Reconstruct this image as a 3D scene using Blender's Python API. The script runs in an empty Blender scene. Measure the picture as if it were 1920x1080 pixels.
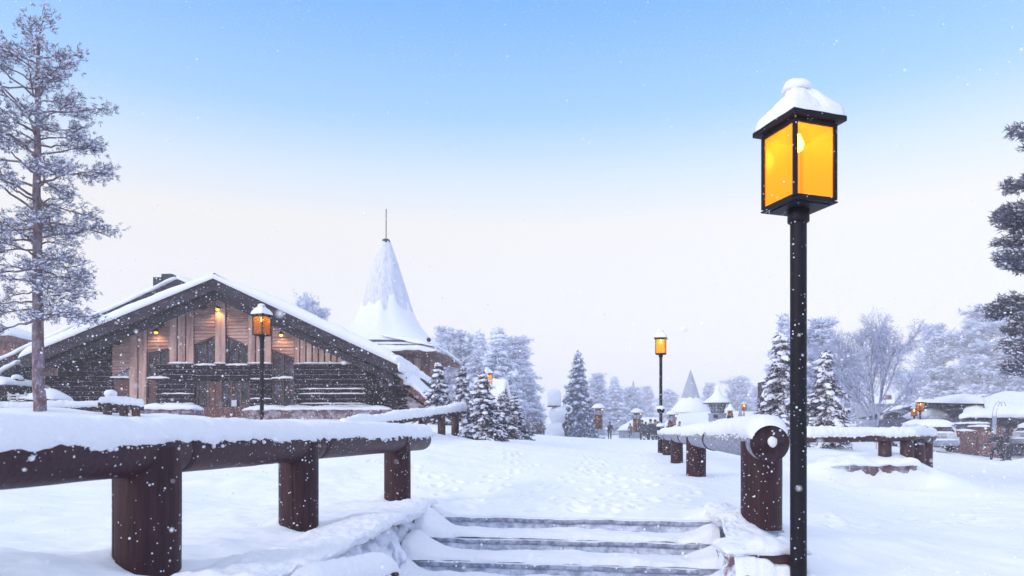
import bpy, math, random
import numpy as np
from mathutils import Vector, Matrix

SC = bpy.context.scene
R = math.radians
# ------------------------------------------------------------------ camera, world, sun, exposure
F = 1300.0; HZ = 805.0; CZ = 1.6
cam_d = bpy.data.cameras.new('camera'); cam = bpy.data.objects.new('camera', cam_d)
SC.collection.objects.link(cam); SC.camera = cam
cam.location = (0, 0, CZ); cam.rotation_euler = (R(90), 0, 0)
cam_d.sensor_width = 36; cam_d.lens = F/1920*36; cam_d.shift_y = (HZ-540)/1920
cam_d.dof.use_dof = True; cam_d.dof.focus_distance = 8.5; cam_d.dof.aperture_fstop = 3.2
cam_d.clip_start = 0.1; cam_d.clip_end = 3000

world = bpy.data.worlds.new('World'); SC.world = world; world.use_nodes = True
wn = world.node_tree; wn.nodes.clear()
def N(nt, t, **k):
    n = nt.nodes.new(t)
    for a, b in k.items():
        if a in n.inputs: n.inputs[a].default_value = b
        else: setattr(n, a, b)
    return n
wo = N(wn, 'ShaderNodeOutputWorld')
sky = N(wn, 'ShaderNodeTexSky', sky_type='NISHITA', sun_disc=False)
sky.sun_elevation = R(20); sky.sun_rotation = R(232); sky.air_density = 1.4; sky.dust_density = 2.5
bg1 = N(wn, 'ShaderNodeBackground', Strength=0.05)
wn.links.new(sky.outputs[0], bg1.inputs[0])
tc = N(wn, 'ShaderNodeTexCoord'); sx = N(wn, 'ShaderNodeSeparateXYZ')
wn.links.new(tc.outputs['Generated'], sx.inputs[0])
rp = N(wn, 'ShaderNodeValToRGB'); cr = rp.color_ramp
stops = [(0.0, (.53, .56, .68)), (.10, (.57, .55, .60)), (.28, (.60, .565, .54)), (.34, (.45, .52, .62)),
         (.41, (.225, .40, .69)), (.54, (.08, .27, .72)), (.62, (.42, .50, .68)), (1.0, (.74, .76, .84))]
while len(cr.elements) < len(stops): cr.elements.new(.5)
for e, (p, c) in zip(cr.elements, stops):
    e.position = p; e.color = c + (1,)
wn.links.new(sx.outputs['Z'], rp.inputs[0])
bg2 = N(wn, 'ShaderNodeBackground', Strength=1.38)
wn.links.new(rp.outputs[0], bg2.inputs[0])
ad = N(wn, 'ShaderNodeAddShader')
wn.links.new(bg1.outputs[0], ad.inputs[0]); wn.links.new(bg2.outputs[0], ad.inputs[1])
wn.links.new(ad.outputs[0], wo.inputs[0])

sun_d = bpy.data.lights.new('sun', 'SUN'); sun = bpy.data.objects.new('sun', sun_d)
SC.collection.objects.link(sun)
sun_d.energy = 1.15; sun_d.angle = R(12); sun_d.color = (1, .95, .9)
# sun behind and to the left of the camera
az, el = R(232), R(20)
sdir = Vector((math.sin(az)*math.cos(el), math.cos(az)*math.cos(el), math.sin(el)))
sun.rotation_euler = sdir.to_track_quat('Z', 'Y').to_euler()

SC.view_settings.view_transform = 'Standard'; SC.view_settings.look = 'None'
SC.view_settings.exposure = 0.0; SC.view_settings.gamma = 1.0
SC.render.engine = 'CYCLES'
SC.cycles.max_bounces = 6; SC.cycles.volume_bounces = 1; SC.cycles.transparent_max_bounces = 12
SC.cycles.use_denoising = True

# ------------------------------------------------------------------ numeric helpers
def P(px, py, d): return np.array([(px-960)/F*d, d, CZ+(HZ-py)/F*d])
def X(px, d): return (px-960)/F*d
def Z(py, d): return CZ+(HZ-py)/F*d
def hsh(i, j, k, s):
    n = (i*374761393 + j*668265263 + k*1442695041 + s*974711) & 0x7fffffff
    n = ((n ^ (n >> 13))*1274126177) & 0x7fffffff
    n = (n ^ (n >> 16))
    return (n & 0xffff)/65535.0
def vn(p, s=0):
    p = np.asarray(p, float); f = np.floor(p); i = f.astype(np.int64); t = p-f; t = t*t*(3-2*t)
    r = 0
    for a in (0, 1):
        for b in (0, 1):
            for c in (0, 1):
                w = (t[..., 0] if a else 1-t[..., 0])*(t[..., 1] if b else 1-t[..., 1])*(t[..., 2] if c else 1-t[..., 2])
                r = r + w*hsh(i[..., 0]+a, i[..., 1]+b, i[..., 2]+c, s)
    return r*2-1
def fbm(p, o=4, s=0, g=.5):
    p = np.asarray(p, float); a = 1; r = 0
    for k in range(o):
        r = r + a*vn(p*(2.03**k)+k*17.3, s+k); a *= g
    return r
def fb2(x, y, f, o=4, s=0, g=.5):
    return fbm(np.stack([x*f, y*f, np.zeros_like(x)+.5], -1), o, s, g)
def sst(a, b, x):
    t = np.clip((x-a)/(b-a), 0, 1); return t*t*(3-2*t)

# ------------------------------------------------------------------ mesh builder
class MB:
    def __init__(s): s.v = []; s.t = []; s.q = []; s.tm = []; s.qm = []; s.n = 0
    def add(s, v, tris=None, quads=None, mi=0):
        v = np.asarray(v, float).reshape(-1, 3)
        if tris is not None and len(tris):
            tris = np.asarray(tris, np.int64); s.t.append(tris+s.n); s.tm.append(np.full(len(tris), mi))
        if quads is not None and len(quads):
            quads = np.asarray(quads, np.int64); s.q.append(quads+s.n); s.qm.append(np.full(len(quads), mi))
        s.v.append(v); s.n += len(v); return s
    def box(s, c, d, rot=None, mi=0):
        c = np.asarray(c, float); d = np.asarray(d, float)/2
        v = np.array([[x, y, z] for x in (-1, 1) for y in (-1, 1) for z in (-1, 1)])*d
        if rot is not None: v = v @ np.asarray(rot).T
        q = [[0, 1, 3, 2], [4, 6, 7, 5], [0, 4, 5, 1], [2, 3, 7, 6], [0, 2, 6, 4], [1, 5, 7, 3]]
        return s.add(v+c, quads=q, mi=mi)
    def bx(s, x0, x1, y0, y1, z0, z1, mi=0):
        return s.box(((x0+x1)/2, (y0+y1)/2, (z0+z1)/2), (x1-x0, y1-y0, z1-z0), mi=mi)
    def prism(s, poly, y0, y1, mi=0):
        """polygon of (x,z) extruded along y"""
        n = len(poly); v = [(x, y0, z) for x, z in poly]+[(x, y1, z) for x, z in poly]
        q = [[i, (i+1) % n, n+(i+1) % n, n+i] for i in range(n)]
        cx, cz = np.mean([p[0] for p in poly]), np.mean([p[1] for p in poly])
        v += [(cx, y0, cz), (cx, y1, cz)]
        t = [[(i+1) % n, i, 2*n] for i in range(n)]+[[n+i, n+(i+1) % n, 2*n+1] for i in range(n)]
        return s.add(v, tris=t, quads=q, mi=mi)
    def tube(s, pts, rad, n=8, mi=0, caps=True, ry=None):
        pts = np.asarray(pts, float); m = len(pts)
        rad = np.full(m, rad) if np.isscalar(rad) else np.asarray(rad, float)
        d = np.gradient(pts, axis=0); d /= np.linalg.norm(d, axis=1)[:, None]+1e-9
        ref = np.array([0, 0, 1.]) if abs(d[0][2]) < .9 else np.array([1., 0, 0])
        vs = []
        u = np.cross(ref, d[0]); u /= np.linalg.norm(u)
        ang = np.arange(n)*2*math.pi/n
        for i in range(m):
            u = u-d[i]*np.dot(u, d[i]); u /= np.linalg.norm(u)+1e-9
            w = np.cross(d[i], u)
            vs.append(pts[i]+rad[i]*(np.cos(ang)[:, None]*u+np.sin(ang)[:, None]*w))
        v = np.concatenate(vs); q = []
        for i in range(m-1):
            for k in range(n):
                a = i*n+k; b = i*n+(k+1) % n; q.append([a, b, b+n, a+n])
        t = []
        if caps:
            v = np.concatenate([v, pts[:1], pts[-1:]]); c0 = m*n
            t = [[(k+1) % n, k, c0] for k in range(n)]+[[(m-1)*n+k, (m-1)*n+(k+1) % n, c0+1] for k in range(n)]
        return s.add(v, tris=t, quads=q, mi=mi)
    def lathe(s, prof, c=(0, 0, 0), n=16, mi=0, sq=None):
        """prof of (r,z) bottom to top"""
        ang = np.arange(n)*2*math.pi/n; c = np.asarray(c, float); v = []
        for r, z in prof: v += [(r*math.cos(a), r*math.sin(a), z) for a in ang]
        m = len(prof); q = [[i*n+k, i*n+(k+1) % n, (i+1)*n+(k+1) % n, (i+1)*n+k] for i in range(m-1) for k in range(n)]
        v += [(0, 0, prof[0][1]), (0, 0, prof[-1][1])]
        t = [[(k+1) % n, k, m*n] for k in range(n)]+[[(m-1)*n+k, (m-1)*n+(k+1) % n, m*n+1] for k in range(n)]
        return s.add(np.array(v)+c, tris=t, quads=q, mi=mi)
    def inst(s, tv, tf, mats, locs, mi=0):
        """many copies of a triangle template"""
        tv = np.asarray(tv, float); tf = np.asarray(tf, np.int64); n = len(locs)
        if n == 0: return s
        v = np.einsum('nij,kj->nki', mats, tv)+np.asarray(locs)[:, None, :]
        f = tf[None]+(np.arange(n)*len(tv))[:, None, None]
        return s.add(v.reshape(-1, 3), tris=f.reshape(-1, 3), mi=mi)
    def grid(s, g, mi=0, flip=False):
        g = np.asarray(g, float); a, b = g.shape[:2]
        i = np.arange(a*b).reshape(a, b)
        q = np.stack([i[:-1, :-1], i[1:, :-1], i[1:, 1:], i[:-1, 1:]], -1).reshape(-1, 4)
        if flip: q = q[:, ::-1]
        return s.add(g.reshape(-1, 3), quads=q, mi=mi)
    def mesh(s, name, mats, smooth=False):
        me = bpy.data.meshes.new(name)
        v = np.concatenate(s.v) if s.v else np.zeros((0, 3))
        T = np.concatenate(s.t) if s.t else np.zeros((0, 3), np.int64)
        Q = np.concatenate(s.q) if s.q else np.zeros((0, 4), np.int64)
        m = np.concatenate([np.concatenate(s.tm) if s.tm else np.zeros(0), np.concatenate(s.qm) if s.qm else np.zeros(0)]).astype(np.int32)
        me.vertices.add(len(v)); me.vertices.foreach_set('co', v.astype(np.float32).ravel())
        me.loops.add(len(T)*3+len(Q)*4)
        me.loops.foreach_set('vertex_index', np.concatenate([T.ravel(), Q.ravel()]).astype(np.int32))
        me.polygons.add(len(T)+len(Q))
        ls = np.concatenate([np.arange(len(T))*3, len(T)*3+np.arange(len(Q))*4]).astype(np.int32)
        me.polygons.foreach_set('loop_start', ls)
        me.polygons.foreach_set('material_index', m)
        me.polygons.foreach_set('use_smooth', np.full(len(m), smooth))
        for x in (mats if isinstance(mats, (list, tuple)) else [mats]): me.materials.append(x)
        me.update(calc_edges=True); me.validate()
        return me
    def obj(s, name, mats, parent=None, smooth=False, loc=None):
        return link(name, s.mesh(name, mats, smooth), parent, loc)
def link(name, data, parent=None, loc=None):
    o = bpy.data.objects.new(name, data); SC.collection.objects.link(o)
    if loc is not None: o.location = loc
    if parent is not None: o.parent = parent
    return o
def tag(o, label=None, cat=None, group=None, kind=None):
    if label: o['label'] = label
    if cat: o['category'] = cat
    if group: o['group'] = group
    if kind: o['kind'] = kind
    return o
def thing(name, label, cat, loc=(0, 0, 0), rz=0, group=None):
    o = link(name, None, None, tuple(loc)); o.rotation_euler = (0, 0, rz); o.empty_display_size = .2
    return tag(o, label, cat, group)
def dup(root, loc, rz, label, scale=None, skip=()):
    r = root.copy(); SC.collection.objects.link(r); r.location = tuple(loc); r.rotation_euler = (0, 0, rz)
    r['label'] = label
    if scale is not None: r.scale = (scale,)*3 if np.isscalar(scale) else scale
    for ch in list(root.children):
        if ch.name.split('.')[0] in skip: continue
        c = ch.copy(); SC.collection.objects.link(c); c.parent = r
        for g in ch.children:
            e = g.copy(); SC.collection.objects.link(e); e.parent = c
    return r
def bevel(o, w, seg=2):
    m = o.modifiers.new('b', 'BEVEL'); m.width = w; m.segments = seg; m.limit_method = 'ANGLE'; return o

def ico(sub=1):
    p = (1+5**.5)/2
    v = [(-1, p, 0), (1, p, 0), (-1, -p, 0), (1, -p, 0), (0, -1, p), (0, 1, p), (0, -1, -p), (0, 1, -p), (p, 0, -1), (p, 0, 1), (-p, 0, -1), (-p, 0, 1)]
    f = [(0, 11, 5), (0, 5, 1), (0, 1, 7), (0, 7, 10), (0, 10, 11), (1, 5, 9), (5, 11, 4), (11, 10, 2), (10, 7, 6), (7, 1, 8), (3, 9, 4), (3, 4, 2), (3, 2, 6), (3, 6, 8), (3, 8, 9), (4, 9, 5), (2, 4, 11), (6, 2, 10), (8, 6, 7), (9, 8, 1)]
    v = [np.array(x)/np.linalg.norm(x) for x in v]
    for _ in range(sub-1):
        c = {}; nf = []
        def mid(a, b):
            k = (min(a, b), max(a, b))
            if k not in c:
                m = v[a]+v[b]; v.append(m/np.linalg.norm(m)); c[k] = len(v)-1
            return c[k]
        for a, b, d in f:
            x, y, z = mid(a, b), mid(b, d), mid(d, a); nf += [(a, x, z), (b, y, x), (d, z, y), (x, y, z)]
        f = nf
    return np.array(v), np.array(f)
IC1 = ico(1); IC2 = ico(2); IC3 = ico(3)
OCT = (np.array([(1, 0, 0), (-1, 0, 0), (0, 1, 0), (0, -1, 0), (0, 0, 1), (0, 0, -1)], float),
       np.array([(0, 2, 4), (2, 1, 4), (1, 3, 4), (3, 0, 4), (2, 0, 5), (1, 2, 5), (3, 1, 5), (0, 3, 5)]))
def frames(d, up=(0, 0, 1)):
    """(n,3) directions -> matrices whose x axis is d, z roughly up"""
    d = np.asarray(d, float); d = d/(np.linalg.norm(d, axis=1)[:, None]+1e-9)
    u = np.tile(np.array(up, float), (len(d), 1))
    y = np.cross(u, d); ny = np.linalg.norm(y, axis=1)[:, None]
    y = np.where(ny < 1e-3, np.array([0, 1., 0]), y/(ny+1e-9)); z = np.cross(d, y)
    return np.stack([d, y, z], -1)
def blob(mb, c, r, sub=3, amp=.12, fr=1.5, seed=0, mi=0, sink=0):
    v, f = {1: IC1, 2: IC2, 3: IC3}[sub]
    k = 1+amp*fbm(v*fr+seed*7.1, 3, seed)
    v = v*k[:, None]*np.asarray(r, float)
    if sink: v[:, 2] = np.maximum(v[:, 2], -sink)
    return mb.add(v+np.asarray(c, float), tris=f, mi=mi)

# ------------------------------------------------------------------ materials
def mat(name): 
    m = bpy.data.materials.new(name); m.use_nodes = True; nt = m.node_tree
    return m, nt, nt.nodes['Principled BSDF'], nt.links
def noise_mix(nt, L, co, scale, c1, c2, lo=.4, hi=.6, detail=5, stretch=None, rough=.6, fac=None):
    mp = N(nt, 'ShaderNodeMapping'); L.new(co, mp.inputs[0])
    if stretch: mp.inputs['Scale'].default_value = stretch
    t = N(nt, 'ShaderNodeTexNoise', Scale=scale, Detail=detail, Roughness=rough); L.new(mp.outputs[0], t.inputs['Vector'])
    r = N(nt, 'ShaderNodeMapRange'); r.inputs[1].default_value = lo; r.inputs[2].default_value = hi
    L.new(t.outputs[0], r.inputs[0])
    mx = N(nt, 'ShaderNodeMix', data_type='RGBA'); L.new(r.outputs[0], mx.inputs[0])
    for i, c in ((6, c1), (7, c2)):
        if isinstance(c, tuple): mx.inputs[i].default_value = c+(1,)
        else: L.new(c, mx.inputs[i])
    return mx.outputs[2], t.outputs[0], r.outputs[0]
def coords(nt, kind='Object'):
    return N(nt, 'ShaderNodeTexCoord').outputs[kind]
def bump(nt, L, b, h, strength=.3, dist=.02):
    n = N(nt, 'ShaderNodeBump', Strength=strength, Distance=dist); L.new(h, n.inputs['Height']); L.new(n.outputs[0], b.inputs['Normal'])
def geo_up(nt, L, lo, hi):
    g = N(nt, 'ShaderNodeNewGeometry'); s = N(nt, 'ShaderNodeSeparateXYZ'); L.new(g.outputs['Normal'], s.inputs[0])
    r = N(nt, 'ShaderNodeMapRange'); r.inputs[1].default_value = lo; r.inputs[2].default_value = hi; L.new(s.outputs['Z'], r.inputs[0])
    return r.outputs[0], g
def simple(name, c, rough=.7, c2=None, scale=6, stretch=None, bmp=.2, bd=.01, spec=.3, metal=0, lo=.35, hi=.65, frost=0, dots=0, fcol=(.72, .78, .9)):
    """base colour with a noise-varied second colour; frost = snow dusting on upward faces and specks stuck to it"""
    m, nt, b, L = mat(name); co = coords(nt)
    col, h, _ = noise_mix(nt, L, co, scale, c, c2 or c, lo, hi, stretch=stretch)
    if frost:
        up, _ = geo_up(nt, L, .25, .8)
        n2 = N(nt, 'ShaderNodeTexNoise', Scale=9.0, Detail=6.0); L.new(co, n2.inputs['Vector'])
        a = N(nt, 'ShaderNodeMath', operation='MULTIPLY_ADD'); L.new(up, a.inputs[0]); a.inputs[1].default_value = .6
        L.new(n2.outputs[0], a.inputs[2])
        r = N(nt, 'ShaderNodeMapRange'); r.inputs[1].default_value = 1.02-frost*.6; r.inputs[2].default_value = 1.12-frost*.6; L.new(a.outputs[0], r.inputs[0])
        mx = N(nt, 'ShaderNodeMix', data_type='RGBA'); L.new(r.outputs[0], mx.inputs[0]); L.new(col, mx.inputs[6]); mx.inputs[7].default_value = fcol+(1,)
        col = mx.outputs[2]
    if dots:
        vo = N(nt, 'ShaderNodeTexVoronoi', Scale=float(dots)); L.new(co, vo.inputs['Vector'])
        n3 = N(nt, 'ShaderNodeTexNoise', Scale=dots*.35, Detail=2.0); L.new(co, n3.inputs['Vector'])
        s_ = N(nt, 'ShaderNodeMath', operation='MULTIPLY_ADD'); L.new(n3.outputs[0], s_.inputs[0]); s_.inputs[1].default_value = -.62; L.new(vo.outputs['Distance'], s_.inputs[2])
        r = N(nt, 'ShaderNodeMapRange'); r.inputs[1].default_value = -.185; r.inputs[2].default_value = -.225; L.new(s_.outputs[0], r.inputs[0])
        mx = N(nt, 'ShaderNodeMix', data_type='RGBA'); L.new(r.outputs[0], mx.inputs[0]); L.new(col, mx.inputs[6]); mx.inputs[7].default_value = (.7, .76, .9, 1)
        col = mx.outputs[2]
    L.new(col, b.inputs['Base Color']); b.inputs['Roughness'].default_value = rough
    b.inputs['Specular IOR Level'].default_value = spec; b.inputs['Metallic'].default_value = metal
    if bmp: bump(nt, L, b, h, bmp, bd)
    return m
def snow_mat(name, c=(.84, .87, .95), sc=14., bs=.5, bd=.012, fine=90.):
    m, nt, b, L = mat(name); co = coords(nt)
    t = N(nt, 'ShaderNodeTexNoise', Scale=sc, Detail=6.0, Roughness=.65); L.new(co, t.inputs['Vector'])
    t2 = N(nt, 'ShaderNodeTexNoise', Scale=fine, Detail=3.0); L.new(co, t2.inputs['Vector'])
    a = N(nt, 'ShaderNodeMath', operation='MULTIPLY_ADD'); L.new(t2.outputs[0], a.inputs[0]); a.inputs[1].default_value = .35; L.new(t.outputs[0], a.inputs[2])
    b.inputs['Base Color'].default_value = c+(1,); b.inputs['Roughness'].default_value = .75
    b.inputs['Specular IOR Level'].default_value = .15
    bump(nt, L, b, a.outputs[0], bs, bd); return m
M = {}
M['snow'] = snow_mat('snow', sc=22., bs=.8, bd=.016, fine=140.)
M['snow_far'] = snow_mat('snow_far', sc=2., bs=.25, bd=.05, fine=8.)
# ground: snow, with plastered stone showing on steep faces
m, nt, b, L = mat('ground_snow'); co = coords(nt)
up, _ = geo_up(nt, L, .62, .35)
n2 = N(nt, 'ShaderNodeTexNoise', Scale=5.0, Detail=7.0, Roughness=.7); L.new(co, n2.inputs['Vector'])
mu = N(nt, 'ShaderNodeMath', operation='MULTIPLY'); L.new(up, mu.inputs[0])
r = N(nt, 'ShaderNodeMapRange'); r.inputs[1].default_value = .5; r.inputs[2].default_value = .62; L.new(n2.outputs[0], r.inputs[0]); L.new(r.outputs[0], mu.inputs[1])
mx = N(nt, 'ShaderNodeMix', data_type='RGBA'); L.new(mu.outputs[0], mx.inputs[0])
mx.inputs[6].default_value = (.86, .89, .96, 1); mx.inputs[7].default_value = (.42, .45, .55, 1)
L.new(mx.outputs[2], b.inputs['Base Color']); b.inputs['Roughness'].default_value = .8; b.inputs['Specular IOR Level'].default_value = .12
t = N(nt, 'ShaderNodeTexNoise', Scale=6.0, Detail=8.0, Roughness=.62); L.new(co, t.inputs['Vector'])
bump(nt, L, b, t.outputs[0], .35, .03); M['ground'] = m
M['log'] = simple('red_brown_log_paint', (.050, .019, .028), .55, (.024, .010, .016), 3, (14, 14, 1.2), .35, .01, .25, frost=.0, dots=34)
M['logx'] = simple('red_brown_rail_paint', (.056, .022, .032), .5, (.030, .012, .020), 3, (1.2, 14, 14), .3, .008, .3, frost=.05, dots=34)
M['logfar'] = simple('red_brown_paint_snow_flecked', (.075, .032, .042), .5, (.035, .016, .022), 3, None, .2, .01, .4, frost=.12)
M['froslog'] = simple('frosted_log', (.36, .39, .50), .6, (.09, .085, .125), 5, (2, 9, 9), .5, .012, .4, lo=.42, hi=.62, frost=.35)
M['logend'] = simple('log_end', (.026, .011, .017), .6, (.060, .045, .060), 11, None, .5, .008, .2, frost=.0, dots=30, lo=.45, hi=.75)
M['metal'] = simple('black_metal', (.006, .006, .011), .55, (.011, .011, .02), 7, None, .1, .002, .18, frost=.0, dots=38)
M['steel'] = simple('frosted_steel', (.45, .5, .6), .35, (.25, .28, .36), 12, None, .1, .002, .5, metal=.6)
M['wood'] = simple('pale_weathered_board', (.62, .43, .39), .8, (.27, .15, .145), 1.4, (3, 3, .35), .4, .02, .2, lo=.3, hi=.7)
M['clap'] = simple('pale_clapboard', (.57, .39, .36), .8, (.33, .19, .18), 1.2, (.4, 3, 3), .4, .02, .2)
M['darklog'] = simple('dark_stained_log', (.034, .019, .030), .8, (.014, .008, .014), 1.5, (.4, 3, 5), .4, .02, .12, frost=.04, fcol=(.3, .3, .42), dots=3.5)
M['fascia'] = simple('dark_grey_fascia', (.058, .050, .072), .8, (.026, .021, .034), 1.6, (.6, 3, 5), .4, .02, .12, frost=.08, fcol=(.35, .38, .5), dots=4)
M['soffit'] = simple('dark_soffit', (.022, .014, .020), .8, (.012, .008, .012), 2, (.5, 3, 3), .3, .02, .2)
M['redwood'] = simple('red_brown_board', (.24, .105, .095), .7, (.09, .035, .036), 1.6, (1, 3, 1), .4, .02, .2, frost=.1)
M['frame'] = simple('brown_window_frame', (.16, .085, .085), .7, (.10, .05, .055), 2)
M['stone'] = simple('purple_brown_stone', (.17, .11, .13), .85, (.36, .34, .42), 3.5, None, .9, .05, .2, lo=.45, hi=.58, frost=.25)
M['gstone'] = simple('grey_stone', (.42, .46, .58), .8, (.21, .22, .31), 16, None, .9, .02, .2, frost=.55, lo=.4, hi=.6)
M['riser'] = simple('iced_riser', (.34, .38, .50), .8, (.68, .73, .86), 12, None, .8, .02, .2, lo=.38, hi=.6, frost=.2)
M['wallstone'] = simple('snow_plastered_stone', (.20, .12, .14), .85, (.74, .78, .90), 4.5, (1, 1, .8), .9, .03, .2, lo=.44, hi=.53)
M['wallstone_pale'] = simple('ice_plastered_stone', (.40, .43, .55), .85, (.78, .82, .93), 4.5, (1, 1, .8), .9, .03, .2, lo=.38, hi=.50)
M['bark'] = simple('pine_bark', (.15, .085, .095), .9, (.27, .25, .31), 7, (1, 1, .5), .9, .04, .1, lo=.42, hi=.62)
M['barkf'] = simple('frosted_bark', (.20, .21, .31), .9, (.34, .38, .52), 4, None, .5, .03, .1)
M['needle'] = simple('dark_snow_dusted_needles', (.085, .08, .125), .7, (.28, .29, .41), 3, None, 0, .01, .2, frost=.35)
M['needle_dark'] = simple('dark_pine_needles', (.07, .068, .105), .7, (.19, .20, .29), 3, None, 0, .01, .2, frost=.3)
M['needle_fir'] = simple('fir_needles', (.060, .042, .058), .7, (.13, .12, .18), 4, None, 0, .01, .2, frost=.12)
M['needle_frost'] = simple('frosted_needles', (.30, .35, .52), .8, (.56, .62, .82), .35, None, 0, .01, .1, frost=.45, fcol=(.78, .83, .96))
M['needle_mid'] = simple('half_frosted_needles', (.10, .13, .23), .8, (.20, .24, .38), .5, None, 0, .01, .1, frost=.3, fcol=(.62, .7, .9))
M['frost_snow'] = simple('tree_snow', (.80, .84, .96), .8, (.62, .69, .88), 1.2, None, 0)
M['tree_snow'] = simple('bough_snow', (.84, .87, .96), .8, (.76, .80, .93), 3, None, .3, .02)
M['coneroof'] = simple('streaked_cone_roof', (.70, .73, .84), .8, (.44, .48, .62), 2.6, (2.6, 2.6, .05), .2, .02, lo=.46, hi=.80)
M['grey'] = simple('pale_grey_paint', (.32, .35, .45), .7, (.22, .25, .35), 3)
M['notice'] = simple('notice_paper', (.55, .62, .72), .6, bmp=0)
M['farwall'] = simple('faded_timber_wall', (.13, .13, .19), .8, (.07, .07, .11), 2, None, .2, .02, frost=.25)
M['brick'] = simple('red_brown_brick', (.22, .10, .095), .8, (.11, .06, .075), 5, None, .4, .02, frost=.15)
def emit(name, c, s):
    m = bpy.data.materials.new(name); m.use_nodes = True; nt = m.node_tree; nt.nodes.clear()
    o = N(nt, 'ShaderNodeOutputMaterial'); e = N(nt, 'ShaderNodeEmission', Strength=s); e.inputs[0].default_value = c+(1,)
    nt.links.new(e.outputs[0], o.inputs[0]); return m
M['bulb'] = emit('bulb', (1, .72, .30), 9.0)
M['bulb_hot'] = emit('bulb_hot', (1, .80, .40), 60.0)
M['string'] = emit('fairy_light', (1, .42, .16), 1.3)
M['walllamp'] = emit('wall_lamp_glow', (1, .50, .04), 4.0)
def amber(name, e, tr, col=(1, .37, .0), tcol=(1, .70, .26), tc=(.7, .27, .01)):
    m = bpy.data.materials.new(name); m.use_nodes = True; nt = m.node_tree; nt.nodes.clear(); L = nt.links
    o = N(nt, 'ShaderNodeOutputMaterial'); em = N(nt, 'ShaderNodeEmission', Strength=e); em.inputs[0].default_value = col+(1,)
    t = N(nt, 'ShaderNodeTexNoise', Scale=60.0, Detail=3.0); L.new(coords(nt), t.inputs['Vector'])
    tr_ = N(nt, 'ShaderNodeBsdfTranslucent'); tr_.inputs[0].default_value = tc+(1,)
    bn = N(nt, 'ShaderNodeBump', Strength=.4, Distance=.004); L.new(t.outputs[0], bn.inputs['Height']); L.new(bn.outputs[0], tr_.inputs['Normal'])
    a1 = N(nt, 'ShaderNodeAddShader'); L.new(em.outputs[0], a1.inputs[0]); L.new(tr_.outputs[0], a1.inputs[1])
    tp = N(nt, 'ShaderNodeBsdfTransparent'); tp.inputs[0].default_value = tcol+(1,)
    gl = N(nt, 'ShaderNodeBsdfGlossy', Roughness=.12); gl.inputs[0].default_value = (.9, .9, 1, 1)
    mx = N(nt, 'ShaderNodeMixShader', Fac=tr); L.new(a1.outputs[0], mx.inputs[1]); L.new(tp.outputs[0], mx.inputs[2])
    m2 = N(nt, 'ShaderNodeMixShader', Fac=.03); L.new(mx.outputs[0], m2.inputs[1]); L.new(gl.outputs[0], m2.inputs[2])
    L.new(m2.outputs[0], o.inputs[0]); return m
M['amber'] = amber('lit_amber_glass', 1.75, .70)
M['amber_dim'] = amber('dim_amber_glass', .28, .70, (1, .36, .02), (.85, .6, .3), tc=(.42, .20, .02))
M['amber_small'] = amber('small_amber_glass', .7, .4)
m, nt, b, L = mat('dark_window'); co = coords(nt)
col, h, _ = noise_mix(nt, L, co, 2.2, (.020, .015, .028), (.085, .085, .14), .42, .66)
L.new(col, b.inputs['Base Color']); b.inputs['Roughness'].default_value = .25; b.inputs['Specular IOR Level'].default_value = .3
M['window'] = m
m, nt, b, L = mat('frosted_window'); 
b.inputs['Base Color'].default_value = (.22, .27, .38, 1); b.inputs['Roughness'].default_value = .25; M['window_pale'] = m

# ------------------------------------------------------------------ terrain
SO = np.array([.49, 6.355]); SU = np.array([.156, .988]); SV = np.array([.988, -.156]); SW = 1.235
STEP, RISE = .36, .14
def stair_st(x, y):
    dx, dy = x-SO[0], y-SO[1]
    return -(dx*SU[0]+dy*SU[1]), dx*SV[0]+dy*SV[1]
def st_xy(s, t): return SO[0]-s*SU[0]+t*SV[0], SO[1]-s*SU[1]+t*SV[1]
CTRL = [(0, 1045, 3.2), (275, 1070, 3.67), (560, 988, 5.4), (743, 930, 7.8), (100, 930, 8), (500, 905, 10.5), (100, 868, 15),
        (400, 852, 16), (75, 776, 18), (250, 786, 25), (400, 790, 32.5), (150, 782, 31), (650, 796, 22), (800, 806, 19), (860, 800, 21),
        (491, 795, 17.4), (700, 788, 32), (760, 785, 34), (850, 850, 14), (905, 826, 17.5), (960, 824, 20), (1000, 823, 40), (1143, 824, 73), (1061, 823, 72),
        (1215, 829, 60), (1000, 880, 12), (1060, 945, 7.4), (1200, 885, 12), (1160, 850, 25), (1305, 893, 10.6), (1265, 868, 15.3),
        (1235, 850, 24), (1427, 992, 5.2), (1600, 1085, 4.7), (1850, 1085, 5.0), (1600, 960, 8.6), (1850, 960, 9.6), (1560, 918, 11.2),
        (1800, 900, 18), (1875, 866, 37), (1765, 848, 36), (1650, 908, 11.9), (1750, 893, 13.5), (1600, 860, 13.2), (1700, 856, 13.2), (1550, 846, 15.5), (1450, 850, 14),
        (1500, 828, 28), (1560, 828, 30), (1875, 890, 22), (1875, 877, 29), (1760, 862, 26), (1950, 868, 34), (1850, 835, 50), (1990, 840, 30), (1100, 818, 130), (700, 815, 130), (1500, 815, 130), (1900, 815, 130),
        (-400, 790, 30), (-300, 820, 14), (-300, 1000, 5), (2300, 900, 14), (960, 812, 300), (100, 812, 300), (1800, 812, 300), (1330, 812, 60), (300, 800, 70)]
CP = np.array([P(*c) for c in CTRL])
def wco(x, y): return np.stack([x/(np.maximum(y, 0)+4)*2.6, np.log(np.maximum(y, -2)+4)*2.4], -1)
CW = wco(CP[:, 0], CP[:, 1])
_A = np.sqrt(((CW[:, None]-CW[None])**2).sum(-1)+.012)
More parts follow.
